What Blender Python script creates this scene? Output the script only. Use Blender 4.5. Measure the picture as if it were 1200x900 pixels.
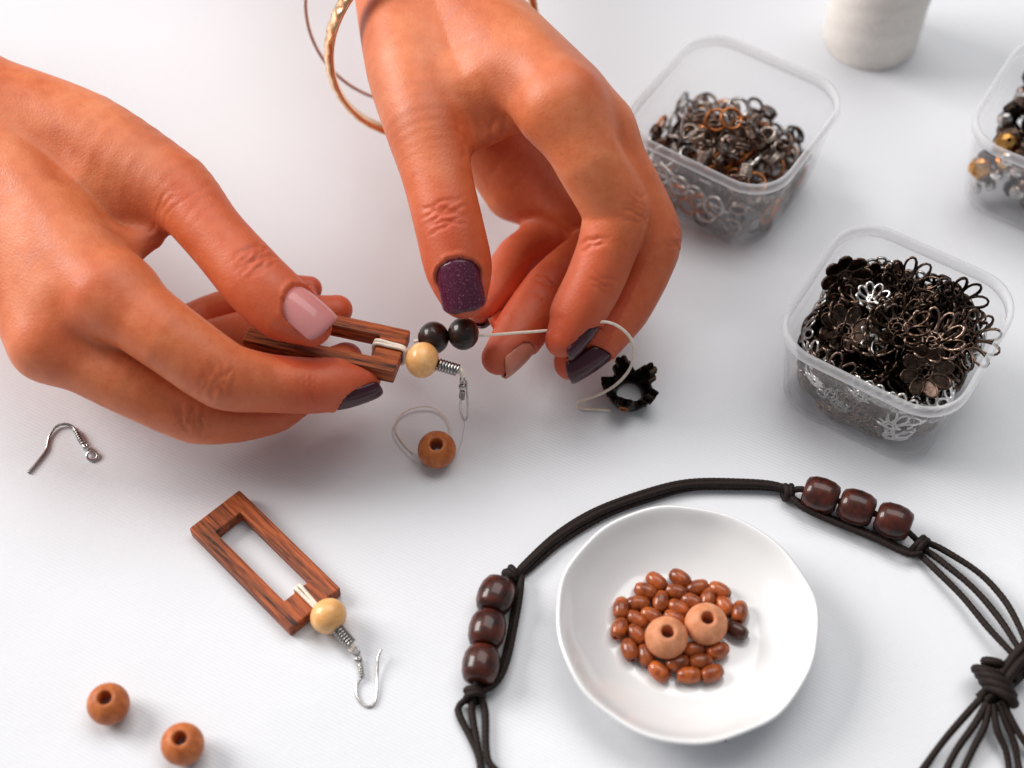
import bpy, bmesh, math, random
import numpy as np
from mathutils import Vector, Matrix

# ------------------------------------------------------------------ camera, world, lamps, exposure
for o in list(bpy.data.objects):
    bpy.data.objects.remove(o)
scene = bpy.context.scene
COL = scene.collection
S = 0.01                       # everything below is written in centimetres
PITCH = math.radians(55); FOCAL = 55.0; DIST = 44.0
FPX = FOCAL / 36 * 1200
FW = np.array([0, math.cos(PITCH), -math.sin(PITCH)])
UP = np.array([0, math.sin(PITCH), math.cos(PITCH)])
RT = np.array([1.0, 0, 0])
CAM = -FW * DIST
cam_d = bpy.data.cameras.new('camera'); cam = bpy.data.objects.new('camera', cam_d); COL.objects.link(cam)
cam.location = Vector(CAM) * S
cam.rotation_euler = (math.radians(90) - PITCH, 0, 0)
cam_d.lens = FOCAL; cam_d.sensor_width = 36; cam_d.clip_start = 0.01; cam_d.clip_end = 50
cam_d.dof.use_dof = True; cam_d.dof.focus_distance = 0.415; cam_d.dof.aperture_fstop = 7.0
scene.camera = cam

world = bpy.data.worlds.new('World'); scene.world = world; world.use_nodes = True
bg = world.node_tree.nodes['Background']
bg.inputs[0].default_value = (0.93, 0.96, 1.0, 1); bg.inputs[1].default_value = 0.225

def area(name, loc, target, sx, sy, power, color):
    l = bpy.data.lights.new(name, 'AREA'); l.shape = 'RECTANGLE'; l.size = sx; l.size_y = sy
    l.energy = power; l.color = color
    o = bpy.data.objects.new(name, l); COL.objects.link(o); o.location = loc
    o.rotation_euler = (Vector(target) - Vector(loc)).to_track_quat('-Z', 'Y').to_euler()
    return o
area('window_light', (-2.35, 0.90, 1.55), (0, 0, 0), 1.5, 1.5, 92, (1.0, 0.97, 0.94))
area('overhead_fill', (0.25, 0.75, 1.7), (0, 0, 0), 1.8, 1.2, 20, (1.0, 0.98, 0.96))  # added soft fill from above and behind, not an actual ceiling fixture
scene.view_settings.view_transform = 'Standard'; scene.view_settings.look = 'None'
scene.view_settings.exposure = 0.16; scene.view_settings.gamma = 1.0

# ------------------------------------------------------------------ helpers
def P(px, py, z=0.0):
    """point of the place seen at photograph pixel (px,py) at height z (cm)"""
    D = FW + RT * (px - 600) / FPX + UP * (450 - py) / FPX
    return CAM + (z - CAM[2]) / D[2] * D
def nrm(v):
    v = np.asarray(v, float); return v / np.linalg.norm(v)

def mesh_of(name, V, F, smooth=True, attrs=None):
    V = np.asarray(V, float) * S
    me = bpy.data.meshes.new(name)
    me.from_pydata(V.tolist(), [], [list(map(int, f)) for f in F])
    me.polygons.foreach_set('use_smooth', [smooth] * len(me.polygons))
    if attrs:
        for k, a in attrs.items():
            at = me.attributes.new(k, 'FLOAT', 'POINT'); at.data.foreach_set('value', np.asarray(a, np.float32))
    me.update()
    return me
def put(name, me, mat=None, parent=None, loc=(0, 0, 0), rot=None):
    o = bpy.data.objects.new(name, me); COL.objects.link(o)
    o.location = Vector(loc) * S
    if rot is not None:
        o.rotation_mode = 'QUATERNION'
        o.rotation_quaternion = rot if not isinstance(rot, Matrix) else rot.to_quaternion()
    if parent: o.parent = parent
    if mat is not None and me is not None:
        if len(me.materials) == 0: me.materials.append(mat)
    return o
def tag(o, label, cat, group=None, kind=None):
    o['label'] = label
    if cat: o['category'] = cat
    if group: o['group'] = group
    if kind: o['kind'] = kind
    return o
def empty(name, loc=(0, 0, 0), rot=None):
    o = bpy.data.objects.new(name, None); COL.objects.link(o); o.location = Vector(loc) * S
    o.empty_display_size = 0.01
    if rot is not None:
        o.rotation_mode = 'QUATERNION'; o.rotation_quaternion = rot.to_quaternion()
    return o
def frame_rot(x, z):
    """rotation whose local x is x and local z is close to z"""
    x = nrm(x); y = nrm(np.cross(z, x)); z = np.cross(x, y)
    return Matrix(((x[0], y[0], z[0]), (x[1], y[1], z[1]), (x[2], y[2], z[2])))

def catmull(pts, n=8, closed=False):
    pts = np.asarray(pts, float); m = len(pts); out = []
    rng = m if closed else m - 1
    for i in range(rng):
        if closed: a, b, c, d = pts[(i - 1) % m], pts[i], pts[(i + 1) % m], pts[(i + 2) % m]
        else: a, b, c, d = pts[max(i - 1, 0)], pts[i], pts[i + 1], pts[min(i + 2, m - 1)]
        for k in range(n):
            t = k / n
            out.append(0.5 * ((2 * b) + (c - a) * t + (2 * a - 5 * b + 4 * c - d) * t * t + (3 * b - a - 3 * c + d) * t ** 3))
    if not closed: out.append(pts[-1])
    return np.array(out)
def tube(pts, r, n=8, closed=False, caps=True, twist=None):
    """tube along pts; r scalar or per point"""
    pts = np.asarray(pts, float); m = len(pts)
    r = np.full(m, r) if np.isscalar(r) else np.asarray(r, float)
    if closed: T = np.roll(pts, -1, 0) - np.roll(pts, 1, 0)
    else: T = np.gradient(pts, axis=0)
    T /= np.linalg.norm(T, axis=1)[:, None] + 1e-12
    N = np.cross(T[0], [0, 0, 1.0])
    if np.linalg.norm(N) < 1e-3: N = np.cross(T[0], [0, 1.0, 0])
    N = nrm(N); V = []; Ns = []
    for i in range(m):
        N = N - T[i] * (N @ T[i]); N = nrm(N); Ns.append(N)
    if closed:   # spread the leftover rotation
        B = np.cross(T[0], Ns[0]); Nl = Ns[-1] - T[0] * (Ns[-1] @ T[0]); ang = math.atan2(Nl @ B, Nl @ Ns[0])
    else: ang = 0
    for i in range(m):
        B = np.cross(T[i], Ns[i]); off = -ang * i / m + (twist[i] if twist is not None else 0)
        for k in range(n):
            a = 2 * math.pi * k / n + off
            V.append(pts[i] + r[i] * (Ns[i] * math.cos(a) + B * math.sin(a)))
    F = []
    for i in range(m if closed else m - 1):
        j = (i + 1) % m
        for k in range(n):
            l = (k + 1) % n
            F.append((i * n + k, i * n + l, j * n + l, j * n + k))
    if caps and not closed:
        F.append(tuple(range(n - 1, -1, -1))); F.append(tuple((m - 1) * n + k for k in range(n)))
    return np.array(V), F
def lathe(prof, n=32, fn=None):
    """profile [(r,z)] revolved about z"""
    V = []; F = []; m = len(prof)
    for (r, z) in prof:
        for k in range(n):
            a = 2 * math.pi * k / n
            rr, zz = (r, z) if fn is None else fn(r, z, a)
            V.append((rr * math.cos(a), rr * math.sin(a), zz))
    for i in range(m - 1):
        for k in range(n):
            l = (k + 1) % n
            F.append((i * n + k, i * n + l, (i + 1) * n + l, (i + 1) * n + k))
    return np.array(V), F
def join(parts):
    V = []; F = []; b = 0
    for v, f in parts:
        V.append(np.asarray(v)); F += [tuple(i + b for i in q) for q in f]; b += len(v)
    return np.vstack(V), F

# ------------------------------------------------------------------ materials
def new_mat(name):
    m = bpy.data.materials.new(name); m.use_nodes = True
    nt = m.node_tree; return m, nt, nt.nodes['Principled BSDF']
def node(nt, t, **kw):
    n = nt.nodes.new(t)
    for k, v in kw.items():
        if k.startswith('i_'):
            key = k[2:]; key = int(key) if key.isdigit() else key.replace('_', ' ')
            n.inputs[key].default_value = v
        else: setattr(n, k, v)
    return n
def coords(nt, scale=(1, 1, 1), kind='Object'):
    tc = node(nt, 'ShaderNodeTexCoord'); mp = node(nt, 'ShaderNodeMapping'); mp.inputs['Scale'].default_value = scale
    nt.links.new(tc.outputs[kind], mp.inputs['Vector']); return mp.outputs['Vector']
def noise(nt, vec, scale, detail=4, rough=0.5):
    n = node(nt, 'ShaderNodeTexNoise'); n.inputs['Scale'].default_value = scale
    n.inputs['Detail'].default_value = detail; n.inputs['Roughness'].default_value = rough
    if vec is not None: nt.links.new(vec, n.inputs['Vector'])
    return n
def ramp(nt, fac, stops):
    r = node(nt, 'ShaderNodeValToRGB'); e = r.color_ramp.elements
    while len(e) < len(stops): e.new(0.5)
    for i, (p, c) in enumerate(stops): e[i].position = p; e[i].color = (*c, 1)
    nt.links.new(fac, r.inputs['Fac']); return r.outputs['Color']
def bump(nt, bsdf, h, strength, dist, prev=None):
    b = node(nt, 'ShaderNodeBump'); b.inputs['Strength'].default_value = strength; b.inputs['Distance'].default_value = dist
    nt.links.new(h, b.inputs['Height'])
    if prev is not None: nt.links.new(prev, b.inputs['Normal'])
    nt.links.new(b.outputs['Normal'], bsdf.inputs['Normal']); return b.outputs['Normal']
def mixc(nt, fac, a, b):
    m = node(nt, 'ShaderNodeMix', data_type='RGBA')
    for s, v in ((0, fac), (6, a), (7, b)):
        if hasattr(v, 'is_linked') or isinstance(v, bpy.types.NodeSocket): nt.links.new(v, m.inputs[s])
        else: m.inputs[s].default_value = v if s == 0 else (*v, 1)
    return m.outputs[2]
def simple(name, col, rough=0.5, metal=0.0, var=0.12, scale=300, bumpy=0.0, coat=0.0):
    m, nt, b = new_mat(name)
    v = coords(nt); n = noise(nt, v, scale, 4)
    lo = tuple(c * (1 - var) for c in col); hi = tuple(min(1, c * (1 + var)) for c in col)
    nt.links.new(ramp(nt, n.outputs['Fac'], [(0.3, lo), (0.7, hi)]), b.inputs['Base Color'])
    b.inputs['Roughness'].default_value = rough; b.inputs['Metallic'].default_value = metal
    b.inputs['Coat Weight'].default_value = coat; b.inputs['Coat Roughness'].default_value = 0.12
    if bumpy: bump(nt, b, n.outputs['Fac'], bumpy, 0.0004)
    return m

def mat_skin():
    m, nt, b = new_mat('skin')
    v = coords(nt)
    n1 = noise(nt, v, 60, 6, 0.62); n2 = noise(nt, v, 260, 3, 0.6)
    base = ramp(nt, n1.outputs['Fac'], [(0.30, (0.54, 0.115, 0.036)), (0.5, (0.66, 0.172, 0.060)), (0.70, (0.76, 0.255, 0.115))])
    base = mixc(nt, 0.16, base, ramp(nt, n2.outputs['Fac'], [(0.35, (0.44, 0.085, 0.026)), (0.65, (0.78, 0.27, 0.12))]))
    at = node(nt, 'ShaderNodeAttribute', attribute_name='flush')
    base = mixc(nt, at.outputs['Fac'], base, (0.54, 0.068, 0.024))
    fk = node(nt, 'ShaderNodeTexVoronoi'); fk.inputs['Scale'].default_value = 330; nt.links.new(v, fk.inputs['Vector'])
    base = mixc(nt, ramp(nt, fk.outputs['Distance'], [(0.05, (0.30, 0.30, 0.30)), (0.16, (0, 0, 0))]), base, (0.40, 0.085, 0.030))
    vn = noise(nt, coords(nt, (1, 1, 1)), 26, 2, 0.4)
    base = mixc(nt, ramp(nt, vn.outputs['Fac'], [(0.54, (0, 0, 0)), (0.66, (0.20, 0.20, 0.20))]), base, (0.42, 0.17, 0.11))
    nt.links.new(base, b.inputs['Base Color'])
    rr = ramp(nt, n2.outputs['Fac'], [(0.3, (0.40, 0.40, 0.40)), (0.7, (0.56, 0.56, 0.56))]); nt.links.new(rr, b.inputs['Roughness'])
    b.inputs['Roughness'].default_value = 0.46
    b.inputs['Specular IOR Level'].default_value = 0.42
    b.inputs['Subsurface Weight'].default_value = 0.22
    b.inputs['Subsurface Radius'].default_value = (1.0, 0.30, 0.14)
    b.inputs['Subsurface Scale'].default_value = 0.0035
    vo = node(nt, 'ShaderNodeTexVoronoi', feature='DISTANCE_TO_EDGE'); vo.inputs['Scale'].default_value = 900
    nt.links.new(v, vo.inputs['Vector'])
    r = ramp(nt, vo.outputs['Distance'], [(0.0, (0, 0, 0)), (0.25, (1, 1, 1))])
    p = bump(nt, b, r, 0.09, 0.0004)
    n3 = noise(nt, v, 1000, 5, 0.65)
    bump(nt, b, n3.outputs['Fac'], 0.15, 0.0004, p)
    return m
def mat_polish(name, col, glitter):
    m, nt, b = new_mat(name)
    v = coords(nt)
    if glitter:
        vo = node(nt, 'ShaderNodeTexVoronoi'); vo.inputs['Scale'].default_value = 4600; nt.links.new(v, vo.inputs['Vector'])
        f = ramp(nt, vo.outputs['Color'], [(0.78, (0, 0, 0)), (0.95, (0.45, 0.45, 0.45))])
        nt.links.new(mixc(nt, f, col, (0.55, 0.25, 0.38)), b.inputs['Base Color'])
    else:
        n = noise(nt, v, 90, 3)
        nt.links.new(ramp(nt, n.outputs['Fac'], [(0.3, tuple(c * 0.9 for c in col)), (0.7, col)]), b.inputs['Base Color'])
    b.inputs['Roughness'].default_value = 0.35; b.inputs['Coat Weight'].default_value = 0.45; b.inputs['Coat Roughness'].default_value = 0.04; b.inputs['Specular IOR Level'].default_value = 0.2
    return m
def mat_table():
    m, nt, b = new_mat('white_tablecloth')
    v = coords(nt)
    n1 = noise(nt, v, 9, 3)
    nt.links.new(ramp(nt, n1.outputs['Fac'], [(0.3, (0.70, 0.712, 0.75)), (0.7, (0.73, 0.738, 0.765))]), b.inputs['Base Color'])
    b.inputs['Roughness'].default_value = 0.36; b.inputs['Specular IOR Level'].default_value = 0.5
    mp = node(nt, 'ShaderNodeMapping'); mp.inputs['Rotation'].default_value = (0, 0, math.radians(28)); nt.links.new(v, mp.inputs['Vector'])
    w = node(nt, 'ShaderNodeTexWave', bands_direction='Y'); w.inputs['Scale'].default_value = 330; w.inputs['Distortion'].default_value = 1.6
    w.inputs['Detail'].default_value = 3; w.inputs['Detail Scale'].default_value = 2.5
    nt.links.new(mp.outputs['Vector'], w.inputs['Vector'])
    n2 = noise(nt, v, 160, 4, 0.6)
    p = bump(nt, b, w.outputs['Fac'], 0.085, 0.0003)
    p = bump(nt, b, n2.outputs['Fac'], 0.10, 0.0010, p)
    n3 = noise(nt, v, 14, 2, 0.5); bump(nt, b, n3.outputs['Fac'], 0.25, 0.006, p)
    return m

MAT = {}
MAT['skin'] = mat_skin()
MAT['polish_dark'] = mat_polish('dark_plum_polish', (0.050, 0.006, 0.016), False)
MAT['polish_glitter'] = mat_polish('glitter_plum_polish', (0.075, 0.009, 0.030), True)
MAT['polish_pink'] = mat_polish('pink_polish', (0.66, 0.25, 0.24), False)
MAT['nail_plain'] = mat_polish('bare_nail', (0.56, 0.20, 0.13), False)
MAT['table'] = mat_table()

# ------------------------------------------------------------------ the table
V = np.array([(-90, -55, 0), (90, -55, 0), (90, 75, 0), (-90, 75, 0), (-90, -55, -3), (90, -55, -3), (90, 75, -3), (-90, 75, -3)], float)
tb = put('table', mesh_of('table', V, [(0, 1, 2, 3), (7, 6, 5, 4), (0, 4, 5, 1), (1, 5, 6, 2), (2, 6, 7, 3), (3, 7, 4, 0)], False), MAT['table'])
tb['kind'] = 'structure'; tb['label'] = 'white table top covered in finely ribbed vinyl cloth'
HVOX = 0.065
# ------------------------------------------------------------------ hands: smooth implicit surface, meshed once
def surface_nets(F, h, org):
    s = F < 0; n0, n1, n2 = F.shape
    cs = [(a, b, c) for a in (0, 1) for b in (0, 1) for c in (0, 1)]
    cnt = sum(s[a:n0 - 1 + a, b:n1 - 1 + b, c:n2 - 1 + c].astype(np.int8) for a, b, c in cs)
    act = (cnt > 0) & (cnt < 8); idx = np.argwhere(act)
    acc = np.zeros((len(idx), 3)); num = np.zeros(len(idx))
    for i, a in enumerate(cs):
        for b in cs[i + 1:]:
            d = np.array(b) - np.array(a)
            if np.abs(d).sum() != 1: continue
            ia = idx + np.array(a); ib = idx + np.array(b)
            va = F[ia[:, 0], ia[:, 1], ia[:, 2]]; vb = F[ib[:, 0], ib[:, 1], ib[:, 2]]
            m = (va < 0) != (vb < 0); t = va[m] / (va[m] - vb[m])
            acc[m] += np.array(a) + t[:, None] * d; num[m] += 1
    V = (idx + acc / num[:, None]) * h + org
    ids = -np.ones(act.shape, np.int64); ids[act] = np.arange(len(idx))
    Q = []
    for ax in range(3):
        u, w = [(1, 2), (2, 0), (0, 1)][ax]
        sl0 = [slice(None)] * 3; sl1 = [slice(None)] * 3
        sl0[ax] = slice(0, -1); sl1[ax] = slice(1, None)
        diff = s[tuple(sl0)] != s[tuple(sl1)]
        e = np.argwhere(diff)
        e = e[(e[:, u] > 0) & (e[:, w] > 0) & (e[:, u] < F.shape[u] - 1) & (e[:, w] < F.shape[w] - 1)]
        du = np.zeros(3, int); du[u] = 1; dw = np.zeros(3, int); dw[w] = 1
        g = lambda q: ids[q[:, 0], q[:, 1], q[:, 2]]
        q = np.stack([g(e - du - dw), g(e - dw), g(e), g(e - du)], 1)
        inside_first = s[e[:, 0], e[:, 1], e[:, 2]]
        q[~inside_first] = q[~inside_first][:, ::-1]
        Q.append(q)
    return V, np.vstack(Q)

def smin(a, b, k):
    hh = np.maximum(k - np.abs(a - b), 0) / k
    return np.minimum(a, b) - hh * hh * k * 0.25

class Field:
    def __init__(self, lo, hi, h):
        self.h = h; self.lo = np.asarray(lo, float)
        self.n = np.ceil((np.asarray(hi) - self.lo) / h).astype(int) + 1
        self.ax = [(self.lo[i] + h * np.arange(self.n[i])).astype(np.float32) for i in range(3)]
    def new(self): return np.full(tuple(self.n), 9.0, np.float32)
    def cone(self, D, a, b, ra, rb, flat=None, k=0.0, margin=1.2):
        """union of a tapered capsule into D; flat=(dir, s) squashes the section along dir"""
        a = np.asarray(a, float); b = np.asarray(b, float)
        lo = np.minimum(a - ra, b - rb) - margin; hi = np.maximum(a + ra, b + rb) + margin
        i0 = np.clip(((lo - self.lo) / self.h).astype(int), 0, self.n); i1 = np.clip(((hi - self.lo) / self.h).astype(int) + 1, 0, self.n)
        if np.any(i1 - i0 < 1): return
        X = self.ax[0][i0[0]:i1[0], None, None]; Y = self.ax[1][None, i0[1]:i1[1], None]; Z = self.ax[2][None, None, i0[2]:i1[2]]
        ba = b - a; L2 = max(ba @ ba, 1e-9)
        t = np.clip(((X - a[0]) * ba[0] + (Y - a[1]) * ba[1] + (Z - a[2]) * ba[2]) / L2, 0, 1)
        qx = X - a[0] - t * ba[0]; qy = Y - a[1] - t * ba[1]; qz = Z - a[2] - t * ba[2]
        if flat is not None:
            n, s = flat; f = (qx * n[0] + qy * n[1] + qz * n[2]) * (1 / s - 1)
            qx = qx + f * n[0]; qy = qy + f * n[1]; qz = qz + f * n[2]
        d = (np.sqrt(qx * qx + qy * qy + qz * qz) - (ra + (rb - ra) * t)).astype(np.float32)
        sl = (slice(i0[0], i1[0]), slice(i0[1], i1[1]), slice(i0[2], i1[2]))
        D[sl] = smin(D[sl], d, k) if k > 0 else np.minimum(D[sl], d)

def sstep(x, a, b):
    t = np.clip((x - a) / (b - a), 0, 1); return t * t * (3 - 2 * t)

def build_hand(H, h):
    J = {f: np.array([P(*j[:3]) for j in v['joints']]) for f, v in H['fingers'].items()}
    wrist = P(*H['wrist']); fore = P(*H['forearm'])
    allp = np.vstack(list(J.values()) + [wrist[None], fore[None]])
    fl = Field(allp.min(0) - 2.6, allp.max(0) + 2.6, h)
    # palm
    mi, mp = J['index'][0], J['pinky'][0]
    dors = nrm(np.cross(mi - wrist, mp - wrist) * H['side'])
    palm = fl.new()
    fl.cone(palm, fore, wrist, H['wr'][0], H['wr'][1], (dors, 0.80), 0.6)
    lat = nrm(mp - mi - dors * ((mp - mi) @ dors))
    order = ['index', 'middle', 'ring', 'pinky']
    for q, f in enumerate(order):
        w0 = wrist + lat * (H['spread'][0] + H['spread'][1] * q)
        fl.cone(palm, w0, J[f][0] - dors * 0.12, H.get('mb', 1.25), H['mcp_r'][q], None, 0.9, 2.0)
    for q in range(3):   # fill between metacarpals, palm side
        a = (J[order[q]][0] + J[order[q + 1]][0]) / 2
        fl.cone(palm, wrist - dors * 0.35, wrist + (a - wrist) * 0.92 - dors * 0.25, H.get('mb', 1.2), 0.75, None, 0.8, 1.8)
    for a, b, ra, rb, k in H.get('palm_extra', []):
        fl.cone(palm, P(*a), P(*b), ra, rb, None, k, 2.0)
    # knuckle caps and tendons on the back
    for q, f in enumerate(order):
        fl.cone(palm, J[f][0] + dors * 0.30, J[f][0] + dors * 0.30 + 0.01, H['mcp_r'][q] * 0.74, H['mcp_r'][q] * 0.74, None, 0.35)
        mb = H.get('mb', 1.25); a = wrist + (J[f][0] - wrist) * 0.30 + dors * (mb + (H['mcp_r'][q] - mb) * 0.3 - 0.12); b = J[f][0] + dors * (H['mcp_r'][q] - 0.22)
        fl.cone(palm, a, b, 0.16, 0.20, None, 0.55)
    total = palm.copy()
    for f, v in H['fingers'].items():
        pts = J[f]; r = np.array([j[3] for j in v['joints']])
        D = fl.new()
        # resample: gentle spline with crisp joints, radii smooth
        seg = 6; cp = catmull(pts, seg); cr = catmull(r[:, None], seg)[:, 0]
        lin = np.vstack([pts[i] + (pts[i + 1] - pts[i]) * np.linspace(0, 1, seg, endpoint=False)[:, None] for i in range(len(pts) - 1)] + [pts[-1:]])
        cp = cp * 0.55 + lin * 0.45
        nd = nrm(v['dorsal']) if 'dorsal' in v else None
        for i in range(len(cp) - 1):
            last = i >= (len(pts) - 2) * seg
            fl.cone(D, cp[i], cp[i + 1], cr[i], cr[i + 1], (nd, 0.90) if (nd is not None and last) else None, 0.0, 1.4)
        for (pt, rr, kk) in v.get('bumps', []):
            fl.cone(D, P(*pt), P(*pt) + 0.001, rr, rr, None, kk)
        part = smin(palm, D, v.get('k', 0.55))
        total = smin(total, part, 0.10)
        v['path'] = cp
    for a, b, ra, rb, k in H.get('web', []):
        fl.cone(total, P(*a), P(*b), ra, rb, None, k, 2.0)
    Vt, Q = surface_nets(total, h, fl.lo)
    # relax a little
    n = len(Vt); e = np.vstack([Q[:, [0, 1]], Q[:, [1, 2]], Q[:, [2, 3]], Q[:, [3, 0]]])
    def smooth(X, lam):
        acc = np.zeros_like(X); c = np.zeros(len(X))
        np.add.at(acc, e[:, 0], X[e[:, 1]]); np.add.at(c, e[:, 0], 1)
        return X + lam * (acc / c[:, None] - X)
    for _ in range(3): Vt = smooth(smooth(Vt, 0.5), -0.45)
    def normals(X):
        fn = np.cross(X[Q[:, 2]] - X[Q[:, 0]], X[Q[:, 3]] - X[Q[:, 1]]); N = np.zeros_like(X)
        for c in range(4): np.add.at(N, Q[:, c], fn)
        return N / (np.linalg.norm(N, axis=1)[:, None] + 1e-12)
    Nm = normals(Vt)
    flush = np.zeros(n); disp = np.zeros(n)
    rs = np.random.RandomState(H['seed'])
    for (pt, ax, dn, offs, depth, width, half) in H['creases']:
        c = np.array(pt); a = nrm(ax); dn = nrm(np.asarray(dn) - a * (np.asarray(dn) @ a)); bb = np.cross(a, dn)
        q = Vt - c; sx = q @ a; sy = q @ bb; sz = q @ dn
        near = (np.linalg.norm(q, axis=1) < half * 2.2)
        mask = np.clip(Nm @ dn, 0, 1) ** 0.7 * np.exp(-(sy / half) ** 4) * near
        for o in offs:
            ph = rs.uniform(0, 6.28); bow = rs.uniform(-0.10, 0.10)
            cen = o + 0.035 * np.sin(sy * 6 + ph) + 0.02 * np.sin(sy * 17 + ph * 2) + (bow + 0.30 * o) * (sy / half) ** 2
            om = max(abs(min(offs)), abs(max(offs))) + 0.12; ext = half * 1.05 * math.sqrt(max(0.12, 1 - (o / om) ** 2)); sh = rs.uniform(-0.12, 0.12) * half
            g = np.exp(-((sx - cen) / width) ** 2) * np.exp(-((sy - sh) / ext) ** 4) * (1.25 - 0.5 * abs(o) / om)
            disp -= depth * rs.uniform(0.6, 1.1) * g * mask
        flush += 0.30 * np.exp(-(np.linalg.norm(q, axis=1) / (half * 1.1)) ** 2) * np.clip(Nm @ dn + 0.2, 0, 1)
    for f, v in H['fingers'].items():
        cp = v['path']; dmin = np.full(n, 9.0); tt = np.zeros(n)
        for i in range(len(cp)):
            dd = np.linalg.norm(Vt - cp[i], axis=1); m = dd < dmin; dmin[m] = dd[m]; tt[m] = i / (len(cp) - 1)
        flush += 0.60 * sstep(tt, 0.15, 0.9) * (dmin < 1.15)
    for (pt, rad, amt) in H['flush']:
        flush += amt * np.exp(-(np.linalg.norm(Vt - P(*pt), axis=1) / rad) ** 2)
    Vt = Vt + Nm * disp[:, None]
    # fingernails
    nails = []
    for f, v in H['fingers'].items():
        nl = v.get('nail')
        if not nl: continue
        pts = J[f]; tip = pts[-1]; rt = v['joints'][-1][3]
        a = nrm(nl.get('axis', pts[-1] - pts[-2])); dn = nrm(np.asarray(nl['dorsal'], float) - a * (np.asarray(nl['dorsal']) @ a)); bb = np.cross(dn, a)
        W, Ln = nl['w'], nl['l']; x1 = nl.get('x1', rt * 0.95); x0 = x1 - Ln; R = nl.get('R', W * 0.565); top = nl.get('top', rt * 0.97)
        dl = np.linalg.norm(pts[-1] - pts[-2]); r_base = np.interp(-x0, [0, dl, dl * 2.5], [rt, v['joints'][-2][3], v['joints'][-3][3]])
        top0 = nl.get('top0', r_base * 0.975)
        def nz(x, y):
            u = np.clip((x - x0) / Ln, -0.5, 1.2); uu = np.maximum(u, 0)
            return top0 + (top - 0.06 - top0) * (0.30 * u + 0.70 * uu * uu) - (R - np.sqrt(np.maximum(R * R - y * y, (R * 0.25) ** 2)))
        def outline(u):    # half width along the nail: rounded cuticle, nearly square tip
            base = np.sqrt(np.clip(1 - np.clip(1 - u / 0.28, 0, 1) ** 2, 0, 1)); tipw = np.sqrt(np.clip(1 - np.clip((u - 0.80) / 0.20, 0, 1) ** 2 * 0.80, 0, 1))
            return 0.5 * W * np.minimum(0.30 + 0.70 * base, 1) * tipw
        q = Vt - tip; x = q @ a; y = q @ bb; z = q @ dn
        u = (x - x0) / Ln; uc = np.clip(u, 0, 1); ow = outline(uc); yc = np.clip(y, -ow, ow)
        dedge = np.hypot(np.maximum(-u * Ln, 0), np.maximum(np.abs(y) - ow, 0))
        lim = nz(np.clip(x, x0, x1), yc) - 0.045 + 1.8 * np.maximum(dedge - 0.005, 0)
        zone = (z > 0) & (z < top0 + 0.35) & (u > -0.3) & (u < 1.0) & (dedge < 0.25)
        down = np.where(zone & (z > lim), lim - z, 0)
        lift = np.where((z > 0) & (z < top0 + 0.35) & (u < 0.8) & (dedge > 0), 0.03 * np.exp(-((dedge - 0.11) / 0.06) ** 2), 0)
        Vt = Vt + dn[None] * (down + lift)[:, None]
        nu, nv = 14, 13; NV = []; NF = []
        for layer in (0, 1):
            for i in range(nu):
                uu = i / (nu - 1); xx = x0 + uu * Ln
                for j in range(nv):
                    w = -1 + 2 * j / (nv - 1); yy = w * float(outline(np.array(uu)))
                    edge = max(abs(w) ** 6, (1 - uu) ** 10 if uu < 0.3 else uu ** 22)
                    zz = float(nz(np.array(xx), np.array(yy))) + (-0.06 if layer else 0.025 * (1 - edge))
                    NV.append(tip + a * xx + bb * yy + dn * zz)
        o2 = nu * nv
        for i in range(nu - 1):
            for j in range(nv - 1):
                p = i * nv + j
                NF.append((p, p + 1, p + nv + 1, p + nv)); NF.append((o2 + p, o2 + p + nv, o2 + p + nv + 1, o2 + p + 1))
        rim = [j for j in range(nv)] + [i * nv + nv - 1 for i in range(1, nu)] + [(nu - 1) * nv + j for j in range(nv - 2, -1, -1)] + [i * nv for i in range(nu - 2, 0, -1)]
        for i in range(len(rim)):
            p, q2 = rim[i], rim[(i + 1) % len(rim)]; NF.append((q2, p, o2 + p, o2 + q2))
        nails.append((np.array(NV), NF, nl['mat']))
        flush += 0.35 * np.exp(-(np.linalg.norm(Vt - tip, axis=1) / 0.75) ** 2)
    flush = np.clip(flush, 0, 0.85)
    # skin as one mesh
    org = np.array([wrist[0], wrist[1], 0.0])
    me = bpy.data.meshes.new('hand_skin')
    Vs = ((Vt - org) * S).astype(np.float32)
    me.vertices.add(n); me.vertices.foreach_set('co', Vs.ravel())
    me.loops.add(len(Q) * 4); me.loops.foreach_set('vertex_index', Q.ravel().astype(np.int32))
    me.polygons.add(len(Q)); me.polygons.foreach_set('loop_start', np.arange(0, len(Q) * 4, 4, dtype=np.int32))
    me.polygons.foreach_set('use_smooth', np.ones(len(Q), bool))
    at = me.attributes.new('flush', 'FLOAT', 'POINT'); at.data.foreach_set('value', flush.astype(np.float32))
    me.update(calc_edges=True); me.validate()
    root = empty('hand', org); tag(root, H['label'], 'hand', 'hands at work')
    sk = put('skin', me, MAT['skin'], root)
    for NV, NF, mt in nails:
        put('fingernail', mesh_of('fingernail', NV - org, NF), MAT[mt], root)
    for f in J:
        L = [round(float(np.linalg.norm(J[f][i + 1] - J[f][i])), 2) for i in range(len(J[f]) - 1)]
        print('BONES', H['seed'], f, L)
    return root, J

def knuckle(pt_a, pt_b, frac, dorsal, shift=0.0):
    a, b = np.array(pt_a), np.array(pt_b); return a + (b - a) * frac

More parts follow.
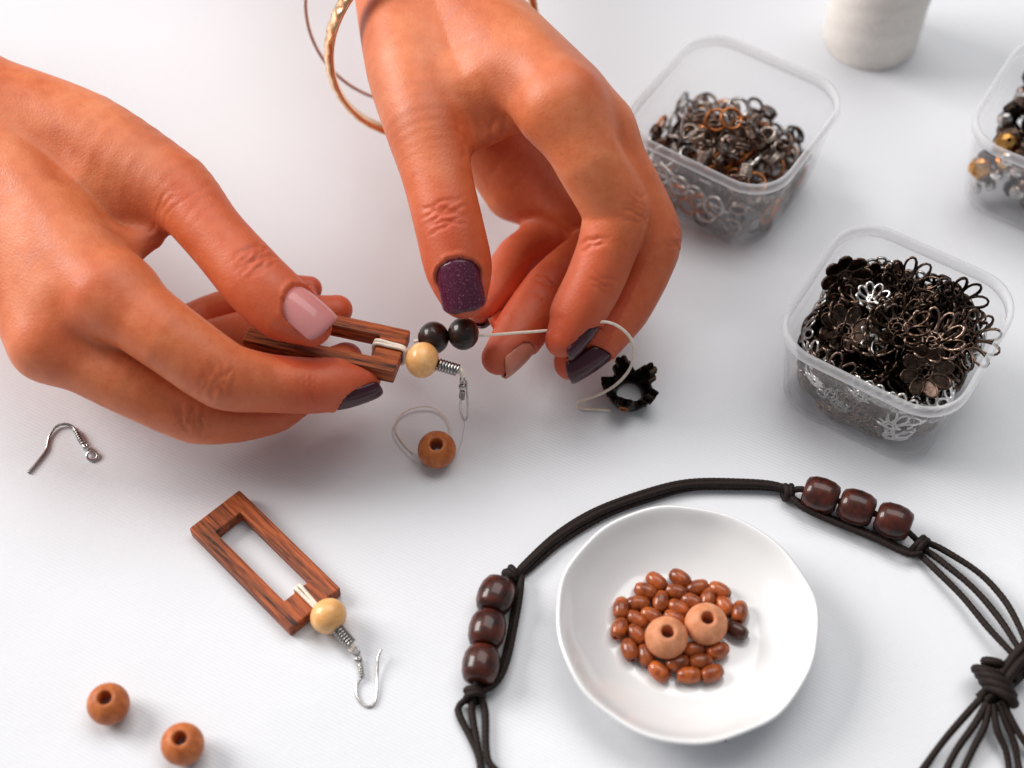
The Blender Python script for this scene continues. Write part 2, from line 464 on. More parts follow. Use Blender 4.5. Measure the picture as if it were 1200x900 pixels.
# --- hand holding the frame (comes in from the left)
HL = dict(seed=3, side=1, wrist=(-85, 85, 4.6), forearm=(-420, -90, 6.0), mcp_r=[1.02, 0.98, 0.85, 0.75], wr=(2.5, 1.9), spread=(-0.8, 0.5),
  label='hand reaching in from the left edge with glossy pink thumbnail, pinching the wooden frame',
  fingers=dict(
    thumb=dict(joints=[(-20, 122, 4.9, 1.38), (100, 166, 5.0, 1.34), (205, 222, 5.1, 1.00), (250, 274, 4.95, 0.84), (299, 330, 4.65, 0.88), (333, 362, 4.35, 0.84), (364, 382, 4.2, 0.55)],
               dorsal=(0.30, 0.10, 0.95), k=0.7, nail=dict(dorsal=(0.30, 0.02, 0.95), w=1.14, l=1.30, x1=0.53, mat='polish_pink', top=0.56)),
    index=dict(joints=[(130, 345, 4.7, 1.02), (196, 394, 4.4, 0.92), (262, 440, 3.7, 0.87), (312, 449, 3.2, 0.76), (362, 452, 2.9, 0.73), (395, 450, 2.75, 0.69), (424, 446, 2.65, 0.50)],
               dorsal=(0.25, -0.85, -0.45), nail=dict(dorsal=(0.20, -0.88, -0.40), w=0.98, l=1.22, x1=0.46, mat='polish_dark', top=0.52)),
    middle=dict(joints=[(62, 398, 3.6, 0.98), (145, 445, 3.0, 0.86), (228, 483, 2.2, 0.82), (275, 487, 1.8, 0.72), (322, 476, 1.6, 0.70), (370, 440, 1.8, 0.64), (404, 420, 2.0, 0.48)],
               dorsal=(0.3, -0.6, -0.7)),
    ring=dict(joints=[(62, 375, 2.3, 0.85), (125, 405, 1.8, 0.78), (205, 425, 1.2, 0.76), (252, 402, 1.1, 0.68), (305, 387, 1.3, 0.66), (358, 372, 1.7, 0.62), (394, 364, 1.9, 0.46)],
               dorsal=(0.3, -0.2, -0.9)),
    pinky=dict(joints=[(55, 345, 1.6, 0.75), (115, 378, 1.2, 0.66), (200, 390, 0.8, 0.64), (245, 370, 0.8, 0.58), (290, 354, 1.1, 0.56), (335, 343, 1.5, 0.52), (362, 339, 1.6, 0.38)],
               dorsal=(0.3, 0.2, -0.9), nail=dict(dorsal=(0.50, -0.60, 0.20), w=0.56, l=0.58, x1=0.28, mat='nail_plain', top=0.36)),
  ),
  palm_extra=[((40, 210, 3.8), (150, 268, 3.6), 1.25, 0.45, 0.8), ((70, 300, 3.4), (135, 308, 3.4), 0.9, 0.5, 0.8)],
  web=[((110, 225, 4.6), (178, 262, 4.3), 0.75, 0.28, 0.8), ((130, 300, 4.3), (178, 282, 4.3), 0.6, 0.22, 0.5)],
  creases=[], flush=[((130, 345, 5.6), 1.1, 0.30), ((62, 398, 4.6), 1.1, 0.35), ((215, 215, 6.0), 1.2, 0.15)])
# --- hand holding the thread (comes in from the top)
HR = dict(seed=8, side=-1, wrist=(426, -105, 6.0), forearm=(375, -420, 7.6), mcp_r=[0.98, 0.95, 0.86, 0.76], wr=(2.1, 1.5), mb=0.72, spread=(-0.6, 0.25),
  label='hand reaching down from the top edge with glitter plum thumbnail and bangles, pulling the thread',
  fingers=dict(
    thumb=dict(joints=[(472, -5, 6.0, 1.36), (484, 80, 5.95, 1.28), (499, 145, 5.8, 1.12), (512, 205, 5.4, 0.93), (527, 268, 4.9, 0.90), (537, 312, 4.4, 0.88), (543, 345, 4.05, 0.64)],
               dorsal=(-0.12, -0.50, 0.86), k=0.7, nail=dict(dorsal=(-0.10, -0.42, 0.90), w=1.14, l=1.34, x1=0.56, mat='polish_glitter', top=0.62)),
    index=dict(joints=[(657, 124, 6.9, 1.00), (690, 188, 6.1, 0.90), (722, 246, 5.0, 0.90), (712, 290, 4.4, 0.80), (695, 333, 3.8, 0.77), (676, 368, 3.3, 0.72), (661, 396, 2.95, 0.54)],
               dorsal=(0.80, -0.40, -0.40), nail=dict(dorsal=(0.80, -0.38, -0.30), w=0.95, l=1.15, x1=0.44, mat='polish_dark', top=0.52)),
    middle=dict(joints=[(696, 155, 5.7, 0.94), (733, 215, 4.9, 0.88), (762, 277, 3.8, 0.86), (752, 320, 3.1, 0.76), (730, 362, 2.5, 0.73), (698, 398, 2.1, 0.70), (671, 423, 1.85, 0.54)],
               dorsal=(0.62, -0.62, 0.0), nail=dict(dorsal=(0.66, -0.62, 0.05), w=1.0, l=1.25, x1=0.44, mat='polish_dark', top=0.50)),
    ring=dict(joints=[(706, 195, 4.2, 0.88), (728, 245, 3.2, 0.82), (722, 288, 2.4, 0.82), (680, 310, 2.2, 0.78), (645, 340, 2.1, 0.76), (610, 388, 2.0, 0.72), (587, 418, 2.0, 0.54)],
               dorsal=(0.4, -0.75, -0.25), nail=dict(dorsal=(0.45, -0.80, -0.10), w=0.92, l=1.1, x1=0.40, mat='nail_plain', top=0.54)),
    pinky=dict(joints=[(690, 232, 3.0, 0.78), (695, 262, 2.2, 0.70), (668, 278, 1.6, 0.70), (636, 286, 1.6, 0.68), (608, 302, 1.7, 0.66), (584, 338, 1.8, 0.60), (566, 362, 1.9, 0.44)],
               dorsal=(0.4, -0.5, -0.6), nail=dict(dorsal=(0.4, -0.5, -0.6), w=0.66, l=0.8, mat='polish_dark')),
  ),
  web=[((545, 110, 6.0), (563, 162, 5.5), 0.75, 0.25, 0.7), ((575, 105, 6.1), (584, 152, 5.7), 0.65, 0.25, 0.5), ((600, 100, 6.2), (608, 140, 5.9), 0.6, 0.25, 0.5)],
  palm_extra=[((480, -20, 6.3), (578, 95, 6.3), 0.95, 0.95, 0.8), ((520, 40, 4.6), (645, 222, 2.3), 1.25, 1.0, 0.8), ((550, 70, 4.2), (675, 215, 3.0), 1.1, 0.9, 0.8), ((540, 100, 4.0), (600, 225, 2.2), 1.2, 0.75, 0.8)],
  creases=[], flush=[((690, 95, 7.6), 1.0, 0.30), ((790, 275, 3.8), 1.0, 0.30)])
def px_crease(H, pt, pt2, dorsal, offs, depth=0.035, width=0.035, half=0.7):
    a = P(*pt); b = P(*pt2); H['creases'].append((a, b - a, dorsal, offs, depth, width, half))
VIEW = nrm(CAM)
px_crease(HL, (300, 305, 5.4), (366, 372, 4.8), (0.1, 0.1, 0.95), [-0.34, -0.20, -0.06, 0.06, 0.20, 0.33], 0.05, 0.04, 0.62)
px_crease(HL, (232, 232, 5.9), (300, 305, 5.4), (0.1, 0.1, 0.95), [-0.5, -0.2, 0.1, 0.45], 0.014, 0.05, 0.7)
px_crease(HL, (252, 448, 4.2), (330, 462, 3.5), (-0.2, -0.55, 0.8), [-0.36, -0.22, -0.08, 0.06, 0.20, 0.34], 0.055, 0.042, 0.62)
px_crease(HL, (222, 495, 2.5), (300, 502, 2.0), (-0.2, -0.65, 0.7), [-0.32, -0.18, -0.02, 0.12, 0.26], 0.055, 0.042, 0.55)
px_crease(HL, (360, 458, 3.4), (420, 456, 2.9), (0.0, -0.6, 0.75), [-0.20, -0.06, 0.08, 0.18], 0.028, 0.032, 0.5)
px_crease(HL, (190, 262, 4.9), (240, 330, 4.6), (0.0, 0.0, 1.0), [-0.15, 0.05, 0.25], 0.03, 0.05, 0.5)
px_crease(HR, (520, 252, 5.8), (540, 330, 5.0), (-0.1, -0.5, 0.86), [-0.36, -0.24, -0.12, 0.0, 0.12, 0.26], 0.05, 0.04, 0.65)
px_crease(HR, (735, 240, 5.3), (712, 300, 4.3), (0.7, -0.2, 0.65), [-0.36, -0.20, -0.05, 0.10, 0.25], 0.05, 0.04, 0.58)
px_crease(HR, (785, 275, 3.9), (755, 345, 2.9), (0.85, -0.2, 0.45), [-0.36, -0.20, -0.05, 0.10, 0.25], 0.05, 0.04, 0.55)
px_crease(HR, (702, 330, 4.2), (680, 375, 3.6), (0.5, -0.3, 0.8), [-0.14, 0.02, 0.16], 0.03, 0.035, 0.5)
px_crease(HR, (690, 285, 5.0), (700, 330, 4.4), (-0.6, -0.3, 0.7), [-0.05, 0.12], 0.06, 0.05, 0.55)
px_crease(HR, (650, 335, 2.8), (600, 400, 2.6), (-0.5, 0.1, 0.85), [-0.10, 0.04, 0.5], 0.06, 0.045, 0.6)
px_crease(HR, (548, 165, 6.0), (620, 150, 6.3), (0.0, -0.4, 0.9), [-0.1, 0.25, 0.6, 0.95], 0.055, 0.06, 0.7)
px_crease(HR, (590, 205, 4.2), (640, 250, 3.6), (-0.6, -0.4, 0.6), [-0.35, 0.35], 0.022, 0.07, 1.1)
px_crease(HR, (600, 240, 3.3), (600, 280, 3.0), (-0.4, -0.6, 0.6), [-0.1], 0.03, 0.06, 0.9)
hand_l, JL = build_hand(HL, HVOX)
hand_r, JR = build_hand(HR, HVOX)
# ------------------------------------------------------------------ materials of the small things
def mat_frame_wood():
    m, nt, b = new_mat('palm_wood')
    v = coords(nt, (45, 620, 620)); n = noise(nt, v, 1.0, 5, 0.62)
    v2 = coords(nt, (110, 1500, 1500)); n2 = noise(nt, v2, 1.0, 4, 0.6)
    c1 = ramp(nt, n.outputs['Fac'], [(0.38, (0.022, 0.006, 0.003)), (0.46, (0.20, 0.036, 0.008)), (0.58, (0.46, 0.092, 0.018)), (0.75, (0.30, 0.052, 0.011))])
    c2 = ramp(nt, n2.outputs['Fac'], [(0.42, (0.03, 0.008, 0.004)), (0.56, (0.54, 0.14, 0.034))])
    nt.links.new(mixc(nt, 0.38, c1, c2), b.inputs['Base Color'])
    b.inputs['Roughness'].default_value = 0.50; b.inputs['Specular IOR Level'].default_value = 0.35
    bump(nt, b, n2.outputs['Fac'], 0.35, 0.0004)
    return m
def mat_bead_wood(name, lo, hi, rough, coat, stretch=(1, 1, 0.25), scale=380, rnd=0.25):
    m, nt, b = new_mat(name)
    v = coords(nt, stretch)
    oi = node(nt, 'ShaderNodeObjectInfo'); ad = node(nt, 'ShaderNodeVectorMath', operation='ADD')
    nt.links.new(v, ad.inputs[0]); nt.links.new(oi.outputs['Location'], ad.inputs[1])
    n = noise(nt, ad.outputs[0], scale, 5, 0.6)
    c = ramp(nt, n.outputs['Fac'], [(0.34, lo), (0.64, hi)])
    hs = node(nt, 'ShaderNodeHueSaturation'); mr = node(nt, 'ShaderNodeMapRange')
    mr.inputs['To Min'].default_value = 1 - rnd; mr.inputs['To Max'].default_value = 1 + rnd
    nt.links.new(oi.outputs['Random'], mr.inputs['Value']); nt.links.new(mr.outputs[0], hs.inputs['Value']); nt.links.new(c, hs.inputs['Color'])
    nt.links.new(hs.outputs[0], b.inputs['Base Color'])
    b.inputs['Roughness'].default_value = rough; b.inputs['Coat Weight'].default_value = coat; b.inputs['Coat Roughness'].default_value = 0.04; b.inputs['Specular IOR Level'].default_value = 0.3
    bump(nt, b, n.outputs['Fac'], 0.10, 0.0003)
    return m
def mat_metal(name, lo, hi, rough, scale=500):
    m, nt, b = new_mat(name)
    oi = node(nt, 'ShaderNodeObjectInfo'); v = coords(nt); n = noise(nt, v, scale, 4, 0.6)
    ad = node(nt, 'ShaderNodeMath', operation='ADD'); nt.links.new(n.outputs['Fac'], ad.inputs[0])
    mr = node(nt, 'ShaderNodeMapRange'); mr.inputs['To Min'].default_value = -0.22; mr.inputs['To Max'].default_value = 0.22
    nt.links.new(oi.outputs['Random'], mr.inputs['Value']); nt.links.new(mr.outputs[0], ad.inputs[1])
    nt.links.new(ramp(nt, ad.outputs[0], [(0.35, lo), (0.68, hi)]), b.inputs['Base Color'])
    b.inputs['Metallic'].default_value = 1.0; b.inputs['Roughness'].default_value = rough
    return m
def mat_cord(name, col, rough=0.62):
    m, nt, b = new_mat(name)
    v = coords(nt); n = noise(nt, v, 1500, 4, 0.7)
    nt.links.new(ramp(nt, n.outputs['Fac'], [(0.35, tuple(c * 0.6 for c in col)), (0.7, tuple(min(1, c * 1.5) for c in col))]), b.inputs['Base Color'])
    b.inputs['Roughness'].default_value = rough; b.inputs['Specular IOR Level'].default_value = 0.25
    bump(nt, b, n.outputs['Fac'], 0.6, 0.0003)
    return m
def mat_plastic(name, lo, hi):
    m, nt, b = new_mat(name)
    out = nt.nodes['Material Output']
    b.inputs['Base Color'].default_value = (0.92, 0.92, 0.94, 1); b.inputs['Roughness'].default_value = 0.32
    tr = node(nt, 'ShaderNodeBsdfTranslucent'); tr.inputs['Color'].default_value = (0.86, 0.86, 0.88, 1)
    m1 = node(nt, 'ShaderNodeMixShader'); m1.inputs[0].default_value = 0.45
    nt.links.new(b.outputs[0], m1.inputs[1]); nt.links.new(tr.outputs[0], m1.inputs[2])
    tp = node(nt, 'ShaderNodeBsdfTransparent'); tp.inputs['Color'].default_value = (0.995, 0.995, 0.997, 1)
    fr = node(nt, 'ShaderNodeLayerWeight'); fr.inputs['Blend'].default_value = 0.30
    mr = node(nt, 'ShaderNodeMapRange'); mr.inputs['To Min'].default_value = lo; mr.inputs['To Max'].default_value = hi
    nt.links.new(fr.outputs['Facing'], mr.inputs['Value'])
    m2 = node(nt, 'ShaderNodeMixShader'); nt.links.new(mr.outputs[0], m2.inputs[0])
    nt.links.new(tp.outputs[0], m2.inputs[1]); nt.links.new(m1.outputs[0], m2.inputs[2]); nt.links.new(m2.outputs[0], out.inputs['Surface'])
    v = coords(nt); n = noise(nt, v, 120, 3); bump(nt, b, n.outputs['Fac'], 0.15, 0.0006)
    return m
MAT['frame'] = mat_frame_wood()
MAT['bead_terra'] = mat_bead_wood('terracotta_wood', (0.38, 0.092, 0.022), (0.58, 0.175, 0.050), 0.45, 0.08, (1, 1, 0.2), 500, 0.06)
MAT['bead_pale'] = mat_bead_wood('pale_brown_wood', (0.52, 0.19, 0.085), (0.68, 0.29, 0.15), 0.6, 0.0, (1, 1, 0.2), 500, 0.06)
MAT['bead_cream'] = mat_bead_wood('varnished_pine', (0.78, 0.37, 0.12), (0.92, 0.53, 0.22), 0.35, 0.35, (0.2, 1, 1), 420, 0.05)
MAT['bead_oval'] = mat_bead_wood('varnished_oval_wood', (0.14, 0.023, 0.004), (0.43, 0.092, 0.013), 0.42, 0.55, (0.3, 1, 1), 450, 0.22)
MAT['bead_oval_dark'] = mat_bead_wood('dark_oval_wood', (0.045, 0.012, 0.006), (0.09, 0.022, 0.011), 0.33, 0.5, (0.3, 1, 1), 450, 0.1)
MAT['bead_dark'] = mat_bead_wood('dark_stained_wood', (0.008, 0.002, 0.0013), (0.095, 0.013, 0.004), 0.40, 0.5, (0.35, 1, 1), 330, 0.15)
MAT['bead_black'] = mat_bead_wood('black_stained_wood', (0.006, 0.004, 0.004), (0.030, 0.009, 0.005), 0.40, 0.45, (1, 1, 0.4), 330, 0.1)
MAT['cord'] = mat_cord('waxed_brown_cord', (0.015, 0.0075, 0.0055))
MAT['thread'] = simple('cream_thread', (0.86, 0.76, 0.64), 0.6, 0, 0.10, 900, 0.4)
MAT['spoolthread'] = simple('spool_thread', (0.88, 0.84, 0.79), 0.75, 0, 0.06, 700, 0.4)
MAT['nylon'] = simple('clear_nylon', (0.70, 0.68, 0.64), 0.25, 0, 0.05)
MAT['silver'] = mat_metal('steel', (0.34, 0.32, 0.31), (0.66, 0.63, 0.60), 0.24)
MAT['bright'] = mat_metal('bright_silver', (0.72, 0.70, 0.68), (0.92, 0.90, 0.88), 0.28)
MAT['bronze'] = mat_metal('dark_bronze', (0.016, 0.010, 0.008), (0.13, 0.085, 0.065), 0.24)
MAT['copper'] = mat_metal('copper', (0.36, 0.12, 0.04), (0.72, 0.30, 0.12), 0.30)
MAT['mixmetal'] = mat_metal('worn_plated_metal', (0.12, 0.07, 0.05), (0.55, 0.46, 0.40), 0.30)
MAT['blackmetal'] = mat_metal('blackened_metal', (0.010, 0.008, 0.007), (0.035, 0.022, 0.016), 0.38)
MAT['gold'] = mat_metal('rose_gold', (0.80, 0.45, 0.24), (0.95, 0.70, 0.44), 0.24, 120)
MAT['ironbrown'] = mat_metal('antique_brown_metal', (0.05, 0.03, 0.02), (0.26, 0.18, 0.14), 0.26)
MAT['goldbead'] = mat_metal('amber_gold', (0.42, 0.17, 0.04), (0.80, 0.44, 0.14), 0.25)
MAT['porcelain'] = simple('white_porcelain', (0.78, 0.775, 0.775), 0.12, 0, 0.012, 60, 0.0, 1.0)
MAT['plastic'] = mat_plastic('clear_plastic', 0.04, 0.27); MAT['plastic_rim'] = mat_plastic('frosted_rim', 0.30, 0.60)
# ------------------------------------------------------------------ earrings
def frame_mesh():
    bm = bmesh.new()
    x0, x1, y = -2.04, 2.04, 0.84; a0, a1, b = -1.47, 1.33, 0.415; T = 0.42
    def loop(xa, xb, yy, z): return [bm.verts.new((p[0] * S, p[1] * S, z * S)) for p in ((xa, -yy), (xb, -yy), (xb, yy), (xa, yy))]
    ob, ot, ib, it = loop(x0, x1, y, 0), loop(x0, x1, y, T), loop(a0, a1, b, 0), loop(a0, a1, b, T)
    for i in range(4):
        j = (i + 1) % 4
        bm.faces.new((ob[i], ob[j], ot[j], ot[i])); bm.faces.new((ib[j], ib[i], it[i], it[j]))
        bm.faces.new((ot[i], ot[j], it[j], it[i])); bm.faces.new((ob[j], ob[i], ib[i], ib[j]))
    bmesh.ops.bevel(bm, geom=list(bm.edges), offset=0.045 * S, segments=2, profile=0.6, affect='EDGES')
    me = bpy.data.meshes.new('wooden_frame'); bm.to_mesh(me); bm.free()
    me.polygons.foreach_set('use_smooth', [False] * len(me.polygons))
    return me
FRAME_ME = frame_mesh()
def bead_profile(r, hole, squash=1.0, n=14):
    pr = []; a0 = math.asin(min(hole / r, 0.95))
    for i in range(n + 1):
        a = a0 + (math.pi - 2 * a0) * i / n; pr.append((r * math.sin(a), -r * squash * math.cos(a)))
    zt = pr[-1][1]
    pr.append((hole * 0.86, zt - 0.03)); pr.append((hole * 0.84, 0.0)); pr.append((hole * 0.86, -zt + 0.03)); pr.append(pr[0])
    return pr
def bead_mesh(name, r, hole, squash=1.0, n=28): return mesh_of(name, *lathe(bead_profile(r, hole, squash), n))
ROUND_ME = bead_mesh('wooden_bead', 0.52, 0.20, 0.90)
def local(R, org, pts):
    R = np.array(R.to_3x3()); return (np.asarray(pts, float) - org) @ R
def coil_pts(a, b, r, turns, n=12):
    a = np.asarray(a, float); b = np.asarray(b, float); ax = nrm(b - a); u = nrm(np.cross(ax, [0.3, 0.2, 1])); w = np.cross(ax, u)
    t = np.linspace(0, 1, int(turns * n)); ang = 2 * math.pi * turns * t
    return a + (b - a) * t[:, None] + r * (np.cos(ang)[:, None] * u + np.sin(ang)[:, None] * w)
def ring_pts(c, r, ax, n=18, sy=1.0):
    ax = nrm(ax); u = nrm(np.cross(ax, [0.31, 0.2, 0.9])); w = np.cross(ax, u); t = np.linspace(0, 2 * math.pi, n, endpoint=False)
    return np.asarray(c) + r * (np.cos(t)[:, None] * u + sy * np.sin(t)[:, None] * w)
def earring(name, org, R, bead_c, chain, label):
    """org,R place the frame; chain = dict of world points of the hanging parts"""
    root = empty(name, org, R); tag(root, label, 'earring', 'wooden frame earrings')
    put('wooden_frame', FRAME_ME, MAT['frame'], root)
    for k, yy in enumerate((0.0, 0.13)):
        # thread wrapped round the end bar and into the bead
        c = [(1.30, yy, 0.47), (1.70, yy * 0.8, 0.485), (2.06, yy * 0.6, 0.47), (2.10, yy * 0.5, 0.25), (2.07, yy * 0.6, -0.03), (1.68, yy * 0.8, -0.04), (1.30, yy, -0.03), (1.27, yy, 0.22)]
        put('thread_wrap', mesh_of('thread_wrap', *tube(catmull(c, 6, True), 0.052, 6, True)), MAT['thread'], root)
    bc = local(R, org, [bead_c])[0]; ax = local(R, org, [chain['coil'][1]])[0] - bc
    b = put('bead', bead_mesh('bead', 0.475, 0.12, 0.92), MAT['bead_cream'], root, bc, frame_rot(np.cross(nrm(ax), [0, 0.3, 1.0]), ax))
    ca, cb = local(R, org, chain['coil'])
    put('coil', mesh_of('coil', *tube(coil_pts(ca, cb, 0.135, chain.get('turns', 7)), 0.042, 6)), MAT['silver'], root)
    put('cord_end', mesh_of('cord_end', *tube(catmull(local(R, org, chain['cord']), 5), 0.075, 8)), MAT['thread'], root)
    put('jump_ring', mesh_of('jump_ring', *tube(local(R, org, ring_pts(chain['ring'][0], chain['ring'][1], chain['ring'][2])), 0.028, 6, True)), MAT['silver'], root)
    hk = put('ear_hook', mesh_of('ear_hook', *tube(catmull(local(R, org, chain['hook']), 8), 0.032, 6)), MAT['silver'], root)
    bl = local(R, org, [chain['ball']])[0]
    put('ball', mesh_of('ball', *lathe(bead_profile(0.105, 0.03, 1, 8), 14)), MAT['silver'], hk, bl)
    sa, sb = local(R, org, chain['spring'])
    put('spring', mesh_of('spring', *tube(coil_pts(sa, sb, 0.055, 5, 8), 0.028, 5)), MAT['silver'], hk)
    return root
# earring lying on the table
A, B, C, D = [P(*q, 0.42) for q in ((220, 620), (282, 573), (398, 690), (340, 737))]
cen = (A + B + C + D) / 4; xd = nrm((C + D) - (A + B)); R1 = frame_rot(xd, (0, 0, 1))
earring('earring', np.array([cen[0], cen[1], 0.012]), R1, P(385, 722, 0.50), dict(
    coil=(P(394, 735, 0.42), P(411, 755, 0.30)), turns=7, cord=[P(409, 752, 0.34), P(413, 758, 0.30), P(411, 763, 0.22)],
    ring=(P(416, 763, 0.17), 0.13, (0.5, 0.3, 0.75)), ball=P(420, 773, 0.13), spring=(P(422, 778, 0.12), P(424, 793, 0.10)),
    hook=[P(417, 767, 0.15), P(420, 773, 0.13), P(422, 780, 0.11), P(424, 793, 0.09), P(418, 803, 0.06), P(419, 817, 0.05), P(428, 827, 0.05), P(437, 826, 0.05), P(441, 815, 0.06), P(442, 792, 0.10), P(443, 772, 0.20), P(447, 761, 0.26)]),
    'dark wooden frame earring with cream bead and steel hook lying on the table')
# earring in the hand
E1, E2 = P(483.5, 387, 2.85), P(459.5, 436, 3.20)
endc = (E1 + E2) / 2; w = nrm(E1 - E2); xd = nrm(P(471.5, 411.5, 3.03) - P(366.5, 389, 3.15)); nz_ = nrm(np.cross(xd, w))
R2 = frame_rot(xd, nz_); org2 = endc - nrm(xd) * 2.04 - nz_ * 0.42
bc = P(495, 422, 3.0)
earring('earring', org2, R2, bc, dict(
    coil=(P(513, 427, 3.0), P(537, 434, 2.9)), turns=7, cord=[P(533, 432, 2.95), P(540, 435, 2.9), P(543, 442, 2.75)],
    ring=(P(542, 443, 2.65), 0.14, (0.9, -0.3, 0.1)), ball=P(542, 453, 2.4), spring=(P(542, 458, 2.3), P(541, 467, 2.05)),
    hook=[P(542, 447, 2.55), P(542, 453, 2.4), P(541, 460, 2.25), P(540, 470, 2.0), P(540, 482, 1.7), P(544, 493, 1.45), P(548, 488, 1.55), P(548, 470, 1.95), P(547, 452, 2.35), P(546, 446, 2.5)]),
    'dark wooden frame earring with cream bead held between thumb and fingers')

# dark beads on the thread, and the thread itself
BLACK_ME = bead_mesh('dark_bead', 0.44, 0.09, 0.94)
for (q, lab) in (((508, 396, 2.85), 'black round wooden bead on the thread, nearer the wooden frame'), ((543, 391, 2.95), 'black round wooden bead on the thread right under the glitter plum thumbnail')):
    o = put('bead', BLACK_ME, MAT['bead_black'], None, P(*q), frame_rot((0.2, 0.5, 0.8), (0.95, 0.1, -0.1))); tag(o, lab, 'bead', 'black beads on the thread')
th = [P(485, 400, 2.75), P(508, 396, 2.85), P(543, 391, 2.95), P(566, 393, 3.0), P(606, 390, 3.0), P(646, 387, 3.0), P(676, 384, 2.9), P(702, 377, 3.45), P(722, 381, 3.3), P(738, 395, 2.8), P(743, 412, 2.2), P(738, 432, 1.4), P(724, 449, 1.0), P(705, 461, 0.6), P(686, 468, 0.25), P(676, 474, 0.10), P(682, 479, 0.06), P(700, 480, 0.05), P(716, 481, 0.05)]
o = put('thread', mesh_of('thread', *tube(catmull(th, 8) - P(700, 480, 0), 0.043, 6)), MAT['thread'], None, P(700, 480, 0)); tag(o, 'cream thread pulled taut through the black beads and curling past the painted nails', 'thread')
lp = [P(484, 531, 0.05), P(473, 520, 0.05), P(463, 503, 0.06), P(468, 488, 0.08), P(485, 478, 0.12), P(505, 477, 0.14), P(520, 487, 0.10), P(527, 505, 0.06), P(524, 518, 0.05)]
lp2 = [P(462, 497, 0.05), P(460, 508, 0.05), P(470, 525, 0.05), P(490, 543, 0.05), P(512, 549, 0.05), P(530, 541, 0.06), P(540, 520, 0.3), P(544, 500, 0.9), P(545, 488, 1.4)]
b0 = P(500, 520, 0)
o = empty('thread_loop', b0); tag(o, 'thin cream thread loop lying round the single wooden bead on the table', 'thread')
put('strand', mesh_of('strand', *tube(catmull(lp, 8) - b0, 0.023, 6)), MAT['thread'], o)
put('strand', mesh_of('strand', *tube(catmull(lp2, 8) - b0, 0.011, 6)), MAT['nylon'], o)

# loose round beads with wide holes
for q, tilt, lab in (((512, 527), (0.05, -0.22, 1), 'terracotta wooden bead lying inside the thin thread loop below the hands'),
                     ((127, 825), (0.02, -0.05, 1), 'terracotta wooden bead on the table, left one of the two in the lower left corner'),
                     ((214, 872), (0.05, -0.05, 1), 'terracotta wooden bead on the table, right one of the two in the lower left corner')):
    o = put('wooden_bead', ROUND_ME, MAT['bead_terra'], None, P(q[0], q[1], 0.47) * np.array([1, 1, 0]) + np.array([0, 0, 0.475]), frame_rot((1, 0, 0), tilt)); tag(o, lab, 'bead', 'loose terracotta beads')

# loose ear hook
b0 = P(80, 525, 0); hkp = [P(*q) - b0 for q in ((33, 554, 0.05), (44, 541, 0.05), (54, 527, 0.05), (58, 511, 0.06), (66, 500, 0.08), (76, 497, 0.10), (85, 500, 0.10), (90, 508, 0.09), (97, 521, 0.09), (101, 525, 0.10))]
o = empty('ear_hook', b0); tag(o, 'loose steel ear hook lying on the table below the left hand', 'ear hook')
put('wire', mesh_of('wire', *tube(catmull(hkp, 8), 0.042, 6)), MAT['silver'], o)
put('spring', mesh_of('spring', *tube(coil_pts(P(88, 503, 0.10) - b0, P(97, 520, 0.10) - b0, 0.065, 7, 8), 0.026, 5)), MAT['silver'], o)
put('ball', mesh_of('ball', *lathe(bead_profile(0.11, 0.03, 1, 8), 14)), MAT['silver'], o, P(101, 524, 0.12) - b0)
put('loop', mesh_of('loop', *tube(ring_pts(P(108, 534, 0.08) - b0, 0.14, (0.1, -0.25, 1)), 0.036, 6, True)), MAT['silver'], o)

# black crown-like metal bead
CN = 5
def crown():
    base = lathe([(0.40, 0.03), (0.48, 0.0), (0.56, 0.05), (0.62, 0.20), (0.62, 0.36), (0.57, 0.42), (0.44, 0.40), (0.36, 0.14), (0.34, 0.03), (0.40, 0.03)], 30)
    pet = []; tips = []
    out = [(-0.20, 0.0), (-0.17, 0.16), (-0.25, 0.20), (-0.29, 0.30), (-0.25, 0.38), (-0.15, 0.39), (-0.19, 0.48), (-0.15, 0.58), (-0.06, 0.60), (0.0, 0.54), (0.07, 0.61), (0.15, 0.57), (0.18, 0.47), (0.15, 0.39), (0.25, 0.38), (0.29, 0.29), (0.25, 0.20), (0.17, 0.16), (0.20, 0.0)]
    for k in range(CN):
        a = 2 * math.pi * k / CN + 0.55; ca, sa = math.cos(a), math.sin(a); V = []
        for lay in (-0.08, 0.17):
            for (t, hgt) in out:
                r = 0.50 + 0.16 * hgt + 0.20 * hgt * hgt + lay - 0.75 * t * t; z = 0.24 + 0.95 * hgt
                V.append((r * ca - t * sa, r * sa + t * ca, z))
        n = len(out); F = [tuple(range(n)), tuple(range(2 * n - 1, n - 1, -1))] + [((i + 1) % n, i, n + i, n + (i + 1) % n) for i in range(n)]
        pet.append((np.array(V), F))
        rr = 0.50 + 0.04 + 0.185; tips.append(tube(ring_pts((rr * ca, rr * sa, 0.46), 0.11, (ca, sa, -0.25), 14, 1.3), 0.035, 5, True))
    return base, pet, tips
base, pet, tips = crown()
cap_c = P(737, 464, 0.0); RC = frame_rot((1, 0.1, 0.0), (0.06, -0.10, 1.0))
o = empty('crown_bead', cap_c + np.array([0, 0, 0.06]), RC); tag(o, 'black crown shaped metal bead standing on the table beside the curling thread', 'bead')
put('ring', mesh_of('ring', *base), MAT['blackmetal'], o)
for k in range(CN):
    p = put('petal', mesh_of('petal', *pet[k], smooth=False), MAT['blackmetal'], o)
    put('petal_rim', mesh_of('petal_rim', *tips[k]), MAT['copper'] if k in (2, 3) else MAT['blackmetal'], p)

